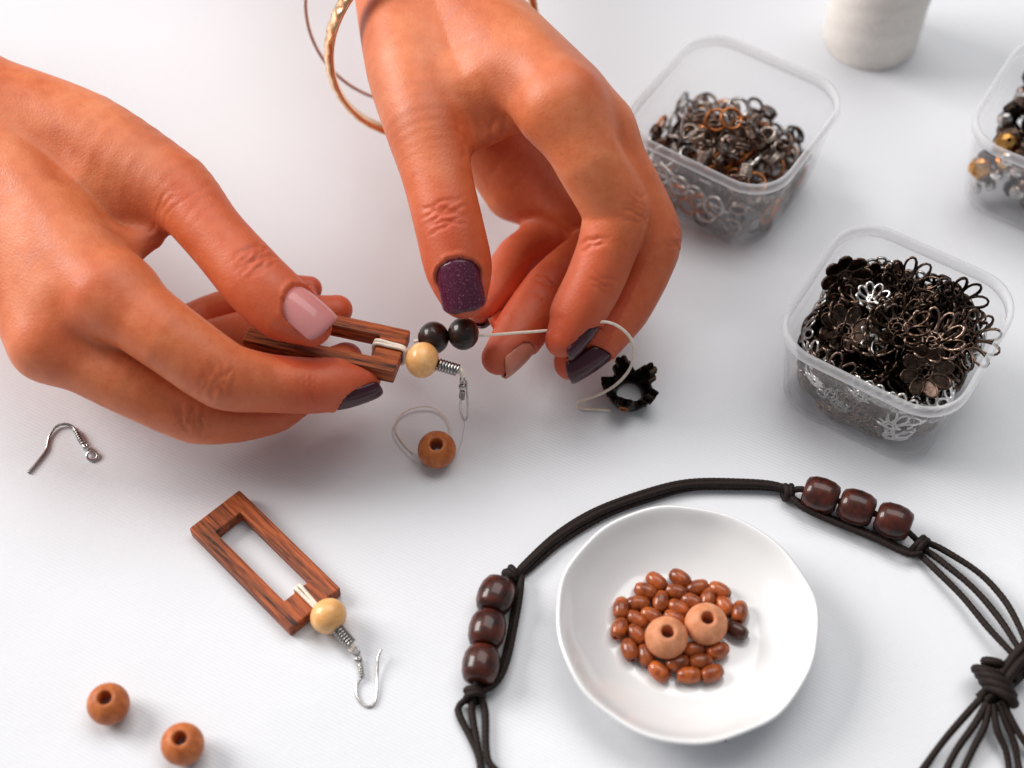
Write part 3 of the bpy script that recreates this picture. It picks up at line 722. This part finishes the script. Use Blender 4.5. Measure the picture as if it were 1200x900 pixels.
# ------------------------------------------------------------------ dish with beads
dc = P(804, 727, 1.1); dc[2] = 0
def wob(r, z, a):
    k = max(0.0, (r - 1.9) / 1.3)
    f = 1 + k * (0.008 * math.sin(3 * a + 0.6) + 0.005 * math.sin(7 * a + 1.1) + 0.004 * math.sin(12 * a))
    return r * f, z + 0.03 * k * math.sin(4 * a + 1.0) + 0.012 * k * math.sin(9 * a)
prof = [(0.0, 0.12), (1.55, 0.12), (1.62, 0.0), (1.78, 0.0), (1.86, 0.14), (2.3, 0.40), (2.8, 0.78), (3.16, 1.08), (3.235, 1.17), (3.20, 1.22), (3.11, 1.19), (2.80, 0.88), (2.45, 0.63), (2.1, 0.45), (1.7, 0.335), (1.2, 0.275), (0.6, 0.255), (0.0, 0.25)]
pf = catmull(np.array(prof), 3)
dish = put('dish', mesh_of('dish', *lathe([tuple(p) for p in pf], 96, wob)), MAT['porcelain'], None, dc)
tag(dish, 'small white porcelain dish with uneven rim, holding brown wooden beads', 'dish')
OV_ME = mesh_of('oval_bead', *lathe([(0.075, -0.29), (0.12, -0.285), (0.17, -0.22), (0.205, -0.11), (0.215, 0.0), (0.205, 0.11), (0.17, 0.22), (0.12, 0.285), (0.075, 0.29), (0.06, 0.26), (0.06, -0.26), (0.075, -0.29)], 20))
OVD_ME = OV_ME.copy()
ov = [(402, 317, -40), (487, 304, -35), (362, 350, -20), (472, 352, -15), (550, 337, 15), (630, 349, -30), (272, 415, 80), (334, 395, 0), (416, 389, 75), (482, 412, -30), (530, 388, -25), (589, 375, 70), (650, 405, -60), (703, 427, 75), (328, 453, -35), (383, 440, -25), (466, 450, -20), (266, 488, 65), (330, 508, -45), (693, 492, -30), (303, 565, -70), (363, 585, -75), (537, 562, 10), (623, 567, 20), (477, 612, 10), (562, 605, 10), (411, 643, -40), (519, 655, 0), (603, 648, 20)]
rnd = random.Random(5)
rows = [(0, 330), (330, 360), (360, 432), (432, 470), (470, 530), (530, 595), (595, 625), (625, 700)]
ORD = ['first', 'second', 'third', 'fourth', 'fifth', 'sixth', 'seventh', 'eighth']
for (zx, zy, an) in ov:
    px, py = 640 + zx / 3.103, 580 + zy / 3.103
    q = P(px, py, 0.49); a = math.radians(an); d = np.array([math.cos(a), math.sin(a) / 0.82, rnd.uniform(-0.12, 0.12)])
    r = math.hypot(q[0] - dc[0], q[1] - dc[1]); q[2] = 0.475 + max(0, r - 1.3) * 0.14
    dark = zx == 693
    ri = [i for i, (lo, hi) in enumerate(rows) if lo <= zy < hi][0]; mates = sorted(b_[0] for b_ in ov if rows[ri][0] <= b_[1] < rows[ri][1] and b_[0] != 693)
    o = put('oval_bead', OVD_ME if dark else OV_ME, MAT['bead_oval_dark'] if dark else MAT['bead_oval'], None, q, frame_rot(np.cross([0, 0.2, 1], d), d))
    tag(o, 'darkest small oval bead in the white dish, at the right of the cluster' if dark else 'glossy brown oval bead, %s from left in %s row of the dish cluster' % (ORD[mates.index(zx)], ORD[ri]), 'bead', 'oval beads in the dish')
BIG_ME = bead_mesh('round_bead', 0.535, 0.19, 0.90)
for (px, py, lab) in ((781, 747, 'pale brown round bead with wide hole in the dish, left one of the pair'), (827.5, 731, 'pale brown round bead with wide hole in the dish, right one of the pair')):
    q = P(px, py, 0.80); q[2] = 0.79
    o = put('round_bead', BIG_ME, MAT['bead_pale'], None, q, frame_rot((1, 0, 0), (0.08, -0.10, 1))); tag(o, lab, 'bead', 'large beads in the dish')

# ------------------------------------------------------------------ bracelet of waxed cord and barrel beads
br0 = P(870, 620, 0); br = empty('bracelet', br0)
tag(br, 'dark brown knotted cord bracelet with six barrel beads curving round the white dish', 'bracelet')
z7 = lambda x, y, z: P(520 + x / 2.432, 530 + y / 2.432, z)
z8 = lambda x, y, z: P(860 + x / 2.432, 530 + y / 2.432, z)
def cord(pts, r=0.086, n=8, seg=8):
    c = catmull(pts, seg) - br0
    # plaited surface: radius ripples
    L = np.concatenate([[0], np.cumsum(np.linalg.norm(np.diff(c, axis=0), axis=1))])
    m = max(len(c), int(L[-1] / 0.035)); t = np.linspace(0, L[-1], m)
    c = np.stack([np.interp(t, L, c[:, i]) for i in range(3)], 1)
    n = 12; V, F = tube(c, r, n); cen_ = np.repeat(c, n, 0); k = np.tile(np.arange(n), m); tt = np.repeat(t, n)
    th_ = 2 * math.pi * k / n
    f = 1 + 0.085 * np.cos(2 * th_ + tt * 2 * math.pi / 0.26) * np.cos(2 * th_ - tt * 2 * math.pi / 0.26) + 0.04 * np.sin(tt * 3.1)
    V = cen_ + (V - cen_) * f[:, None]
    return put('cord', mesh_of('cord', V, F), MAT['cord'], br)
# strands along the top
top = [(205, 352), (235, 322), (330, 238), (450, 168), (590, 118), (700, 92), (827, 90), (930, 95), (1000, 112)]
for off, zz in (((0, -10), 0.22), ((10, 13), 0.12), ((-2, 2), 0.28)):
    w = [0.3, 0.8, 1.1, 1.0, 0.9, 0.8, 0.7, 0.6, 0.2] if zz < 0.3 else [0.2, 0.2, 1.4, -0.6, 0.5, 1.0, -0.5, 0.2, 0.1]
    cord([z7(x + off[0] * w[i], y + off[1] * w[i], zz) for i, (x, y) in enumerate(top)])
# bead groups
BARREL_ME = mesh_of('barrel_bead', *lathe([(0.10, -0.465), (0.27, -0.465), (0.37, -0.42), (0.45, -0.24), (0.475, 0.0), (0.45, 0.24), (0.37, 0.42), (0.27, 0.465), (0.10, 0.465), (0.09, 0.3), (0.09, -0.3), (0.10, -0.465)], 28))
def barrel(q, d):
    put('barrel_bead', BARREL_ME, MAT['bead_dark'], br, q - br0, frame_rot(np.cross([0, 0.2, 1.0], d), d))
lb = [z7(148, 410, 0.50), z7(124, 506, 0.50), z7(106, 606, 0.50)]
barrel(lb[0], (lb[0] - lb[1]) + np.array([0.1, 0, 0])); barrel(lb[1], lb[0] - lb[2]); barrel(lb[2], lb[1] - lb[2])
rb = [z8(248, 122, 0.52), z8(350, 157, 0.52), z8(455, 197, 0.52)]
barrel(rb[0], rb[1] - rb[0]); barrel(rb[1], rb[2] - rb[0]); barrel(rb[2], rb[2] - rb[1])
cord([z7(200, 350, 0.25), z7(175, 365, 0.5)] + lb + [z7(90, 668, 0.45), z7(85, 700, 0.25)], 0.085)
cord([z8(155, 115, 0.3), z8(190, 105, 0.48)] + rb + [z8(500, 230, 0.45), z8(535, 265, 0.25)], 0.085)
for off, zz in ((0, 0.16), (9, 0.34)):
    cord([z7(213 + off, 352, zz), z7(206 + off, 420, zz), z7(192 + off, 500, zz), z7(172 + off, 590, zz), z7(142 + off, 655, zz), z7(95, 690, zz)])
    cord([z8(160, 125, zz), z8(200, 150 + off, zz), z8(285, 190 + off, zz), z8(400, 236 + off, zz), z8(495, 280 + off, zz), z8(535, 285, zz)])
# small knots beside the beads
def wraps(c, ax, r, n, pitch, cr=0.095):
    ax = nrm(ax)
    for i in range(n):
        q = c + ax * (i - (n - 1) / 2) * pitch
        tilt = nrm(ax + np.array([0.25, -0.2, 0.3]) * (0.6 if i % 2 else -0.4))
        put('knot', mesh_of('knot', *tube(ring_pts(q - br0, r, tilt, 18), cr, 8, True)), MAT['cord'], br)
wraps(z7(195, 350, 0.28), z7(230, 322, 0.28) - z7(195, 350, 0.28), 0.17, 2, 0.16)
wraps(z7(88, 690, 0.25), z7(88, 720, 0.25) - z7(88, 690, 0.25), 0.20, 2, 0.16)
wraps(z8(155, 115, 0.28), (1, 0, 0), 0.17, 2, 0.15)
wraps(z8(532, 265, 0.28), z8(560, 285, 0.28) - z8(530, 262, 0.28), 0.20, 2, 0.15)
# strands at both ends
for s_ in ([(70, 700), (45, 722), (45, 750), (80, 820), (102, 880), (108, 960), (110, 1050)], [(85, 700), (80, 740), (95, 830), (108, 900), (120, 980), (130, 1060)], [(105, 695), (118, 740), (120, 830), (128, 880), (155, 915), (190, 980), (220, 1060)]):
    cord([z7(x, y, 0.16 if i else 0.26) for i, (x, y) in enumerate(s_)])
for s_ in ([(545, 255), (600, 280), (700, 345), (770, 420), (815, 500), (840, 570), (835, 640)], [(540, 275), (590, 310), (680, 385), (750, 465), (800, 540), (830, 600), (800, 650)], [(528, 290), (570, 330), (650, 410), (725, 500), (790, 570), (830, 620)]):
    cord([z8(x, y, 0.2 + 0.06 * i) for i, (x, y) in enumerate(s_)])
# big sliding knot and its tails
kc = z8(745, 655, 0.55)
kax = z8(860, 560, 0.6) - z8(700, 720, 0.5)
cord([z8(700, 700, 0.4), z8(745, 655, 0.5), z8(800, 580, 0.7), z8(850, 530, 0.8), z8(920, 470, 0.7)], 0.12)
cord([z8(715, 715, 0.4), z8(765, 665, 0.55), z8(815, 600, 0.75), z8(870, 555, 0.8), z8(940, 500, 0.7)], 0.12)
cord([z8(730, 715, 0.35), z8(790, 660, 0.4), z8(850, 610, 0.5), z8(920, 570, 0.5)], 0.12)
for i, (cx, cy, rr) in enumerate(((738, 600, 0.20), (722, 628, 0.30), (742, 650, 0.40), (752, 672, 0.40), (762, 694, 0.36))):
    q = z8(cx, cy, 0.55)
    put('knot', mesh_of('knot', *tube(ring_pts(q - br0, rr, nrm(np.array([0.25 + 0.12 * i, 1.0, 0.35])), 22, 0.9), 0.115, 8, True)), MAT['cord'], br)
for s_ in ([(705, 700), (660, 750), (600, 820), (545, 895), (480, 990)], [(720, 715), (690, 770), (640, 840), (605, 905), (560, 1000)], [(728, 720), (715, 780), (685, 840), (655, 905), (620, 1000)], [(740, 720), (750, 790), (775, 850), (785, 910), (790, 1000)], [(755, 715), (775, 770), (800, 830), (815, 905), (850, 1000)], [(765, 710), (800, 780), (845, 850), (900, 930)]):
    cord([z8(x, y, max(0.12, 0.5 - 0.13 * i)) for i, (x, y) in enumerate(s_)])

# ------------------------------------------------------------------ frosted boxes
def rsq(half, rad, n=8):
    out = []
    for cx, cy, a0 in ((1, 1, 0), (-1, 1, 90), (-1, -1, 180), (1, -1, 270)):
        for i in range(n + 1):
            a = math.radians(a0 + 90 * i / n); out.append(((half - rad) * cx + rad * math.cos(a), (half - rad) * cy + rad * math.sin(a)))
    return out
HB = 1.16
def box_mesh():
    H = 2.75
    rings = [(2.02, 0.9, 0.0), (2.14, 0.95, 0.06), (2.22, 1.0, 0.22), (2.40, 1.15, 1.6), (2.50, 1.2, 2.45), (2.60, 1.25, 2.50), (2.62, 1.26, 2.62), (2.60, 1.25, 2.74), (2.54, 1.22, 2.77), (2.46, 1.16, 2.73), (2.44, 1.15, 2.45), (2.33, 1.10, 1.6), (2.14, 0.95, 0.26), (2.04, 0.9, 0.14)]
    def sweep(rs, closed, floor):
        V = []; F = []; n = 36
        for hf, rd, z in rs: V += [(x, y, z * HB) for x, y in rsq(hf, rd)]
        m = len(rs)
        for i in range(m if closed else m - 1):
            for k in range(n):
                l = (k + 1) % n; j = (i + 1) % m; F.append((i * n + k, i * n + l, j * n + l, j * n + k))
        if floor: F.append(tuple(range(n - 1, -1, -1))); F.append(tuple((m - 1) * n + k for k in range(n)))
        return V, F
    body = sweep(rings[:5] + [(2.455, 1.16, 2.455)] + rings[11:], False, True)
    rim = sweep([(2.46, 1.16, 2.462), (2.60, 1.25, 2.50), (2.625, 1.26, 2.62), (2.60, 1.25, 2.74), (2.54, 1.22, 2.77), (2.46, 1.16, 2.73)], True, False)
    return mesh_of('walls', *body), mesh_of('rim', *rim)
(BOX_ME, RIM_ME) = box_mesh(); BOXES = []
for px, py, ang, lab in ((1054, 367, -32.5, 'clear square plastic box heaped with dark flower bead caps, nearest the bracelet'),
                         (862, 126, -34, 'clear square plastic box of tangled jump rings behind the right hand'),
                         (1264, 132, -32, 'clear square plastic box of dark and gold beads cut off by the right edge')):
    c = P(px, py, 2.77 * HB); c[2] = 0.004
    R = Matrix.Rotation(math.radians(ang), 3, 'Z')
    o = empty('box', c, R); tag(o, lab, 'box', 'clear boxes of findings'); BOXES.append((c, R))
    put('walls', BOX_ME, MAT['plastic'], o); put('rim', RIM_ME, MAT['plastic_rim'], o)
def in_box(i, x, y, z):
    c, R = BOXES[i]; return c + np.array(R @ Vector((x, y, z)))
def rand_rot(rg, tilt):
    z = np.array([rg.gauss(0, tilt), rg.gauss(0, tilt), 1.0]); a = rg.uniform(0, 6.28)
    return frame_rot(np.cross(np.cross(z, [math.cos(a), math.sin(a), 0.01]), z), z)
def heap(rg, hx, hy, n, mind, hfun, zmin=0.3, lim=1.85):
    """spread n points through a heap, apart from each other"""
    pts = []; tries = 0
    while len(pts) < n and tries < 60000:
        tries += 1
        x, y = rg.uniform(-lim, lim), rg.uniform(-lim, lim); top = hfun(x, y)
        if top < zmin: continue
        z = zmin + (top - zmin) * rg.random() ** 0.6
        if all((x - a) ** 2 + (y - b) ** 2 + (z - c) ** 2 > mind ** 2 for a, b, c in pts): pts.append((x, y, z))
    return pts
# flower bead caps
def flower(np_, r0, r1, w, cup, tr, solid=False):
    parts = []
    zf = lambda r: cup * (r / r1) ** 2
    for k in range(np_):
        a = 2 * math.pi * k / np_; ca, sa = math.cos(a), math.sin(a); L = []
        for i in range(14):
            t = 2 * math.pi * i / 14; r = (r0 + r1) / 2 - (r1 - r0) / 2 * math.cos(t); ww = w * math.sin(t) * (0.75 + 0.35 * (r - r0) / (r1 - r0))
            L.append((r * ca - ww * sa, r * sa + ww * ca, zf(r)))
        parts.append(tube(np.array(L), tr, 4, True))
        if solid:
            V = [np.array(p) * 0.97 for p in L]; parts.append((np.array(V), [tuple(range(14))]))
    parts.append(tube(ring_pts((0, 0, 0.02), r0 * 1.02, (0, 0, 1), 14), tr * 1.2, 4, True))
    parts.append(tube(ring_pts((0, 0, 0.0), r0 * 0.55, (0, 0, 1), 10), tr, 4, True))
    for k in range(6):
        a = k * math.pi / 3; parts.append(tube(np.array([(r0 * .5 * math.cos(a), r0 * .5 * math.sin(a), 0), (r0 * math.cos(a + .3), r0 * math.sin(a + .3), 0.02)]), tr, 4))
    return join(parts)
FL = [mesh_of('flower_cap', *flower(10, 0.25, 0.80, 0.165, 0.40, 0.046)), mesh_of('flower_cap', *flower(8, 0.20, 0.70, 0.185, 0.22, 0.046, True)), mesh_of('flower_cap', *flower(8, 0.18, 0.60, 0.16, 0.30, 0.044, True))]
FLB = mesh_of('flower_cap', *flower(6, 0.10, 0.46, 0.085, 0.10, 0.036)); FLS = mesh_of('flower_cap', *flower(9, 0.14, 0.46, 0.11, 0.20, 0.040)); FLS2 = mesh_of('flower_cap', *flower(8, 0.18, 0.55, 0.13, 0.22, 0.042)); FLS2.materials.append(MAT['silver']); FLS3 = FLS2.copy(); FLS3.materials.clear(); FLS3.materials.append(MAT['bright'])
for m_ in FL[:2]: m_.materials.append(MAT['bronze'])
FL[2].materials.append(MAT['ironbrown']); FLX = FL[0].copy(); FLX.materials.clear(); FLX.materials.append(MAT['ironbrown'])
rg = random.Random(11)
def wall_layer(rg, n, zlo, zhi, mind, inset):
    """places flat against the inside of the four walls: (x,y,z,outward normal)"""
    out = []; tries = 0
    while len(out) < n and tries < 20000:
        tries += 1
        w = rg.choice((0, 1, 2, 3)); s = rg.uniform(-1.45, 1.45); z = rg.uniform(zlo, zhi); hw = 2.14 + 0.30 * z / (2.5 * HB) - inset
        if abs(s) > 0.9: hw -= 0.38 * ((abs(s) - 0.9) / 0.55) ** 2
        x, y, nx, ny = ((s, -hw, 0, -1), (hw, s, 1, 0), (s, hw, 0, 1), (-hw, s, -1, 0))[w]
        if abs(s) > 0.9: k = math.copysign((abs(s) - 0.9) * 0.9, s); nx, ny = (nx + k, ny) if nx == 0 else (nx, ny + k)
        if all((x - a[0]) ** 2 + (y - a[1]) ** 2 + (z - a[2]) ** 2 > mind ** 2 for a in out): out.append((x, y, z, nx, ny))
    return out
def box_dir(i, v): return np.array(BOXES[i][1] @ Vector(v))
WALL = ('front left', 'right', 'back', 'left')
def wall_name(nx, ny): return WALL[0] if ny < -0.7 else WALL[1] if nx > 0.7 else WALL[2] if ny > 0.7 else WALL[3]
for (x, y, z, nx, ny) in wall_layer(rg, 70, 0.65, 2.3, 0.48, 0.16):
    nn = box_dir(0, (-nx, -ny, rg.uniform(-0.15, 0.25)))
    sd = rg.uniform(-1, 1); o = put('flower_cap', rg.choice([FL[2], FLX, FLS2, FLS2, FLS3]), None, None, in_box(0, x, y, z), frame_rot(np.cross(nn, [sd, 0.3, 1]), nn))
    tag(o, 'metal flower bead cap seen through the %s wall of the box nearest the bracelet' % wall_name(nx, ny), 'bead cap', 'flower bead caps in the box')
hf = lambda x, y: 2.0 + 0.95 * math.exp(-((x + 0.1) ** 2 + (y - 0.1) ** 2) / 3.4)
for q in heap(rg, 0, 0, 95, 0.44, hf, 0.6, 1.45):
    r_ = math.hypot(q[0], q[1]); top_ = q[2] > hf(q[0], q[1]) - 0.45
    o = put('flower_cap', rg.choice(FL + [FL[0], FLX]), None, None, in_box(0, *q), rand_rot(rg, 0.6))
    side = 'crest' if r_ < 0.75 else ('right side' if q[0] > abs(q[1]) else 'left side' if q[0] < -abs(q[1]) else 'back' if q[1] > 0 else 'front')
    tag(o, ('dark filigree flower bead cap on top of the heap, at its %s' if top_ else 'dark filigree flower bead cap deep in the heap under its %s') % side, 'bead cap', 'flower bead caps in the box')
o = put('flower_cap', FLS, MAT['bright'], None, P(1022, 352, 3.05), frame_rot((1, 0.3, 0), (-0.35, -0.15, 1))); tag(o, 'brightest silver flower cap on top of the heap of dark bead caps', 'bead cap', 'flower bead caps in the box')
o = put('flower_cap', FLB, MAT['bright'], None, P(1024, 396, 2.85), frame_rot((1, 0.6, 0), (0.2, -0.45, 0.8))); tag(o, 'silver six petal star flower cap near the front of the dark heap', 'bead cap', 'flower bead caps in the box')
for (px, py, zz, nrml, lab) in ((1118, 358, 2.95, (-0.1, -0.75, 0.65), 'large dark wire flower cap standing up at the back right of the heap'), (1133, 398, 2.75, (-0.2, -0.6, 0.7), 'large dark wire flower cap leaning at the right of the heap'), (990, 324, 2.95, (0.7, -0.5, 0.35), 'dark wire flower cap standing on edge at the back left of the heap'), (1062, 338, 2.9, (0.1, -0.5, 0.8), 'large dark wire flower cap at the middle back of the heap'), (1052, 384, 3.15, (-0.15, -0.15, 1), 'large dark flower cap lying flat in the middle of the heap'), (990, 388, 2.75, (-0.4, -0.3, 0.9), 'large dark flower cap sloping down the left of the heap'), (1084, 436, 2.75, (0.15, -0.5, 0.9), 'large dark flower cap lying against the front rim of the heap'), (1092, 400, 3.0, (0.25, -0.1, 1), 'large dark flower cap lying right of the middle of the heap')):
    o = put('flower_cap', FL[1] if px in (990, 1084) else FLX if px in (1052, 1092) else FL[0], None, None, P(px, py, zz), frame_rot((1, 0.2, 0.1), nrml)); tag(o, lab, 'bead cap', 'flower bead caps in the box')
# jump rings, springs and pins
def torus(R_, r_, n=16, m=5): return tube(ring_pts((0, 0, 0), R_, (0, 0, 1), n), r_, m, True)
RG = [mesh_of('jump_ring', *torus(0.24, 0.055)), mesh_of('jump_ring', *torus(0.31, 0.06)), mesh_of('jump_ring', *join([torus(0.24, 0.05), (torus(0.24, 0.05)[0] + np.array([0.02, 0.03, 0.10]), torus(0.24, 0.05)[1])])),
      mesh_of('jump_ring', *tube(coil_pts((0, 0, -0.2), (0, 0, 0.2), 0.17, 5, 9), 0.042, 5))]
for m_, k in zip(RG, ('ironbrown', 'silver', 'mixmetal', 'mixmetal')): m_.materials.append(MAT[k])
RGC = RG[1].copy(); RGC.materials.clear(); RGC.materials.append(MAT['copper'])
rg = random.Random(23)
hf1 = lambda x, y: 1.95 + 1.15 * math.exp(-((x - 0.25) ** 2 + (y + 0.25) ** 2) / 1.5)
for (x, y, z, nx, ny) in wall_layer(rg, 60, 0.35, 1.6, 0.34, 0.12):
    nn = box_dir(1, (-nx, -ny, rg.uniform(-0.3, 0.3)))
    o = put('jump_ring', rg.choice(RG[:3] + [RG[1], RGC]), None, None, in_box(1, x, y, z), frame_rot(np.cross(nn, [0.2, 0.3, 1]), nn))
    tag(o, 'metal jump ring seen through the %s wall of the box behind the right hand' % wall_name(nx, ny), 'jump ring', 'jump rings in the box')
for q in heap(rg, 0, 0, 230, 0.27, hf1, 0.35, 1.62):
    if q[1] > 1.0 and q[2] > 1.5: continue
    r_ = math.hypot(q[0] - .25, q[1] + .25); top_ = q[2] > hf1(q[0], q[1]) - 0.4
    side = 'crest' if r_ < 0.6 else ('right side' if q[0] > abs(q[1]) else 'left side' if q[0] < -abs(q[1]) else 'back' if q[1] > 0 else 'front')
    me = rg.choice(RG + [RGC, RG[0]]); kd = 'metal spring' if me is RG[3] else 'coppery jump ring' if me is RGC else 'steel jump ring' if me is RG[1] else 'worn jump ring'
    o = put('jump_ring', me, None, None, in_box(1, *q), rand_rot(rg, 0.9))
    tag(o, kd + (' on top of the heap behind the right hand, at its %s' if top_ else ' deep in the heap behind the right hand, under its %s') % side, 'jump ring', 'jump rings in the box')
for a, b, lab in (((-1.95, -2.02, 1.55), (1.2, -2.1, 1.3), 'straight steel pin lying level along the front wall of the jump ring box'), ((-1.2, -2.12, 2.05), (0.3, -1.95, 0.85), 'steel pin slanting across another behind the front wall of the jump ring box'), ((-1.2, -0.9, 3.0), (-1.05, -1.2, 1.9), 'short bright pin standing up from the jump ring heap')):
    A_, B_ = in_box(1, *a), in_box(1, *b)
    o = put('pin', mesh_of('pin', *tube(np.array([A_, (A_ + B_) / 2, B_]) - A_, 0.05, 6)), MAT['silver'], None, A_); tag(o, lab, 'pin', 'pins in the jump ring box')
# beads in the box at the edge
def facet(r, n=8):
    return lathe([(0.06, -r), (r * 0.62, -r * 0.8), (r, -r * 0.25), (r, r * 0.25), (r * 0.62, r * 0.8), (0.06, r)], n)
FB = []
for r_, k in ((0.34, 'goldbead'), (0.30, 'bronze'), (0.24, 'silver'), (0.20, 'bright'), (0.28, 'blackmetal')):
    me = mesh_of('metal_bead', *facet(r_), smooth=False); me.materials.append(MAT[k]); FB.append((me, k))
rg = random.Random(31)
kind = dict(goldbead='amber gold', bronze='dark bronze', silver='steel grey', bright='bright silver', blackmetal='black')
for q in heap(rg, 0, 0, 210, 0.37, lambda x, y: 2.5, 0.3, 1.88):
    me, k = rg.choice([FB[0], FB[1], FB[1], FB[4], FB[4], FB[2]]) if q[2] > 1.5 else rg.choice(FB[2:] + [FB[1]])
    o = put('metal_bead', me, None, None, in_box(2, *q), rand_rot(rg, 0.8))
    tag(o, ('faceted %s bead on top in the box cut off by the right edge' if q[2] > 1.75 else 'faceted %s bead low in the box cut off by the right edge') % kind[k], 'bead', '%s beads in the edge box' % kind[k])

# ------------------------------------------------------------------ spool of cream thread
sc = P(1019, 46, 0.0); prof = [(0.45, 0.0), (1.45, 0.0)]
for i in range(120):
    z = 0.02 + 5.2 * i / 119; prof.append((1.50 + 0.08 * math.sin(math.pi * z / 5.2) + 0.016 * abs(math.sin(i * 0.9)) + 0.008 * math.sin(i * 2.3), z))
prof += [(1.40, 5.25), (0.45, 5.25)]
sp = empty('spool', sc); tag(sp, 'spool wound with cream thread standing at the top edge', 'spool')
def sw(r, z, a): return (r + (0.015 * math.sin(2 * a + z * 3.1) + 0.008 * math.sin(5 * a - z * 7) if r > 1.46 else 0), z)
put('thread_winding', mesh_of('thread_winding', *lathe(prof, 48, sw)), MAT['spoolthread'] if 'spoolthread' in MAT else MAT['thread'], sp)
put('core', mesh_of('core', *lathe([(0.30, 0.0), (0.46, 0.0), (0.46, 5.6), (0.30, 5.6), (0.30, 0.0)], 24)), MAT['porcelain'], sp)

# ------------------------------------------------------------------ bangles on the wrist
VW = nrm(CAM)
def img_dir(r_, u_, v_): return nrm(RT * r_ + UP * u_ + VW * v_)
bc_ = P(508, 47, 5.1); axb = img_dir(-0.37, 0.65, -0.66)
u_ = nrm(np.cross(axb, [0, 0, 1])); v_ = np.cross(axb, u_); V_ = []; F_ = []; nb, ns = 260, 12
for i in range(nb):
    a = 2 * math.pi * i / nb; dd = u_ * math.cos(a) + v_ * math.sin(a)
    for k in range(ns):
        b_ = 2 * math.pi * k / ns; cut = (0.045 if dd @ UP > -0.1 else 0.02) if math.sin(a * 42 + 1.6 * math.sin(b_)) > 0.25 and math.cos(b_) > 0.2 else 0.0
        V_.append(dd * (3.10 + (0.12 - cut) * math.cos(b_)) + axb * 0.30 * math.sin(b_))
for i in range(nb):
    j = (i + 1) % nb
    for k in range(ns): l = (k + 1) % ns; F_.append((i * ns + k, j * ns + k, j * ns + l, i * ns + l))
o = put('bangle', mesh_of('bangle', V_, F_), MAT['gold'], None, bc_); tag(o, 'wide carved rose gold bangle hanging round the wrist at the top edge', 'bangle', 'bangles on the wrist')
bc2 = P(478, 8, 5.1)
o = put('bangle', mesh_of('bangle', *tube(ring_pts((0, 0, 0), 2.95, img_dir(-0.10, 0.52, -0.85), 90), 0.06, 8, True)), MAT['bright'], None, bc2); tag(o, 'thin plain wire bangle hanging round the wrist behind the wide gold one', 'bangle', 'bangles on the wrist')
# crumbs on the cloth
CR = mesh_of('crumb', *lathe([(0.0, 0.0), (0.035, 0.005), (0.04, 0.03), (0.02, 0.05), (0.0, 0.055)], 6)); CR.materials.append(MAT['blackmetal'])
for px, py, lab in ((850, 868, 'tiny black crumb on the cloth below the dish'),):
    o = put('crumb', CR, None, None, P(px, py, 0)); o.scale = (1, 1, 1) if px == 850 else (0.6, 0.6, 0.6); tag(o, lab, 'crumb')
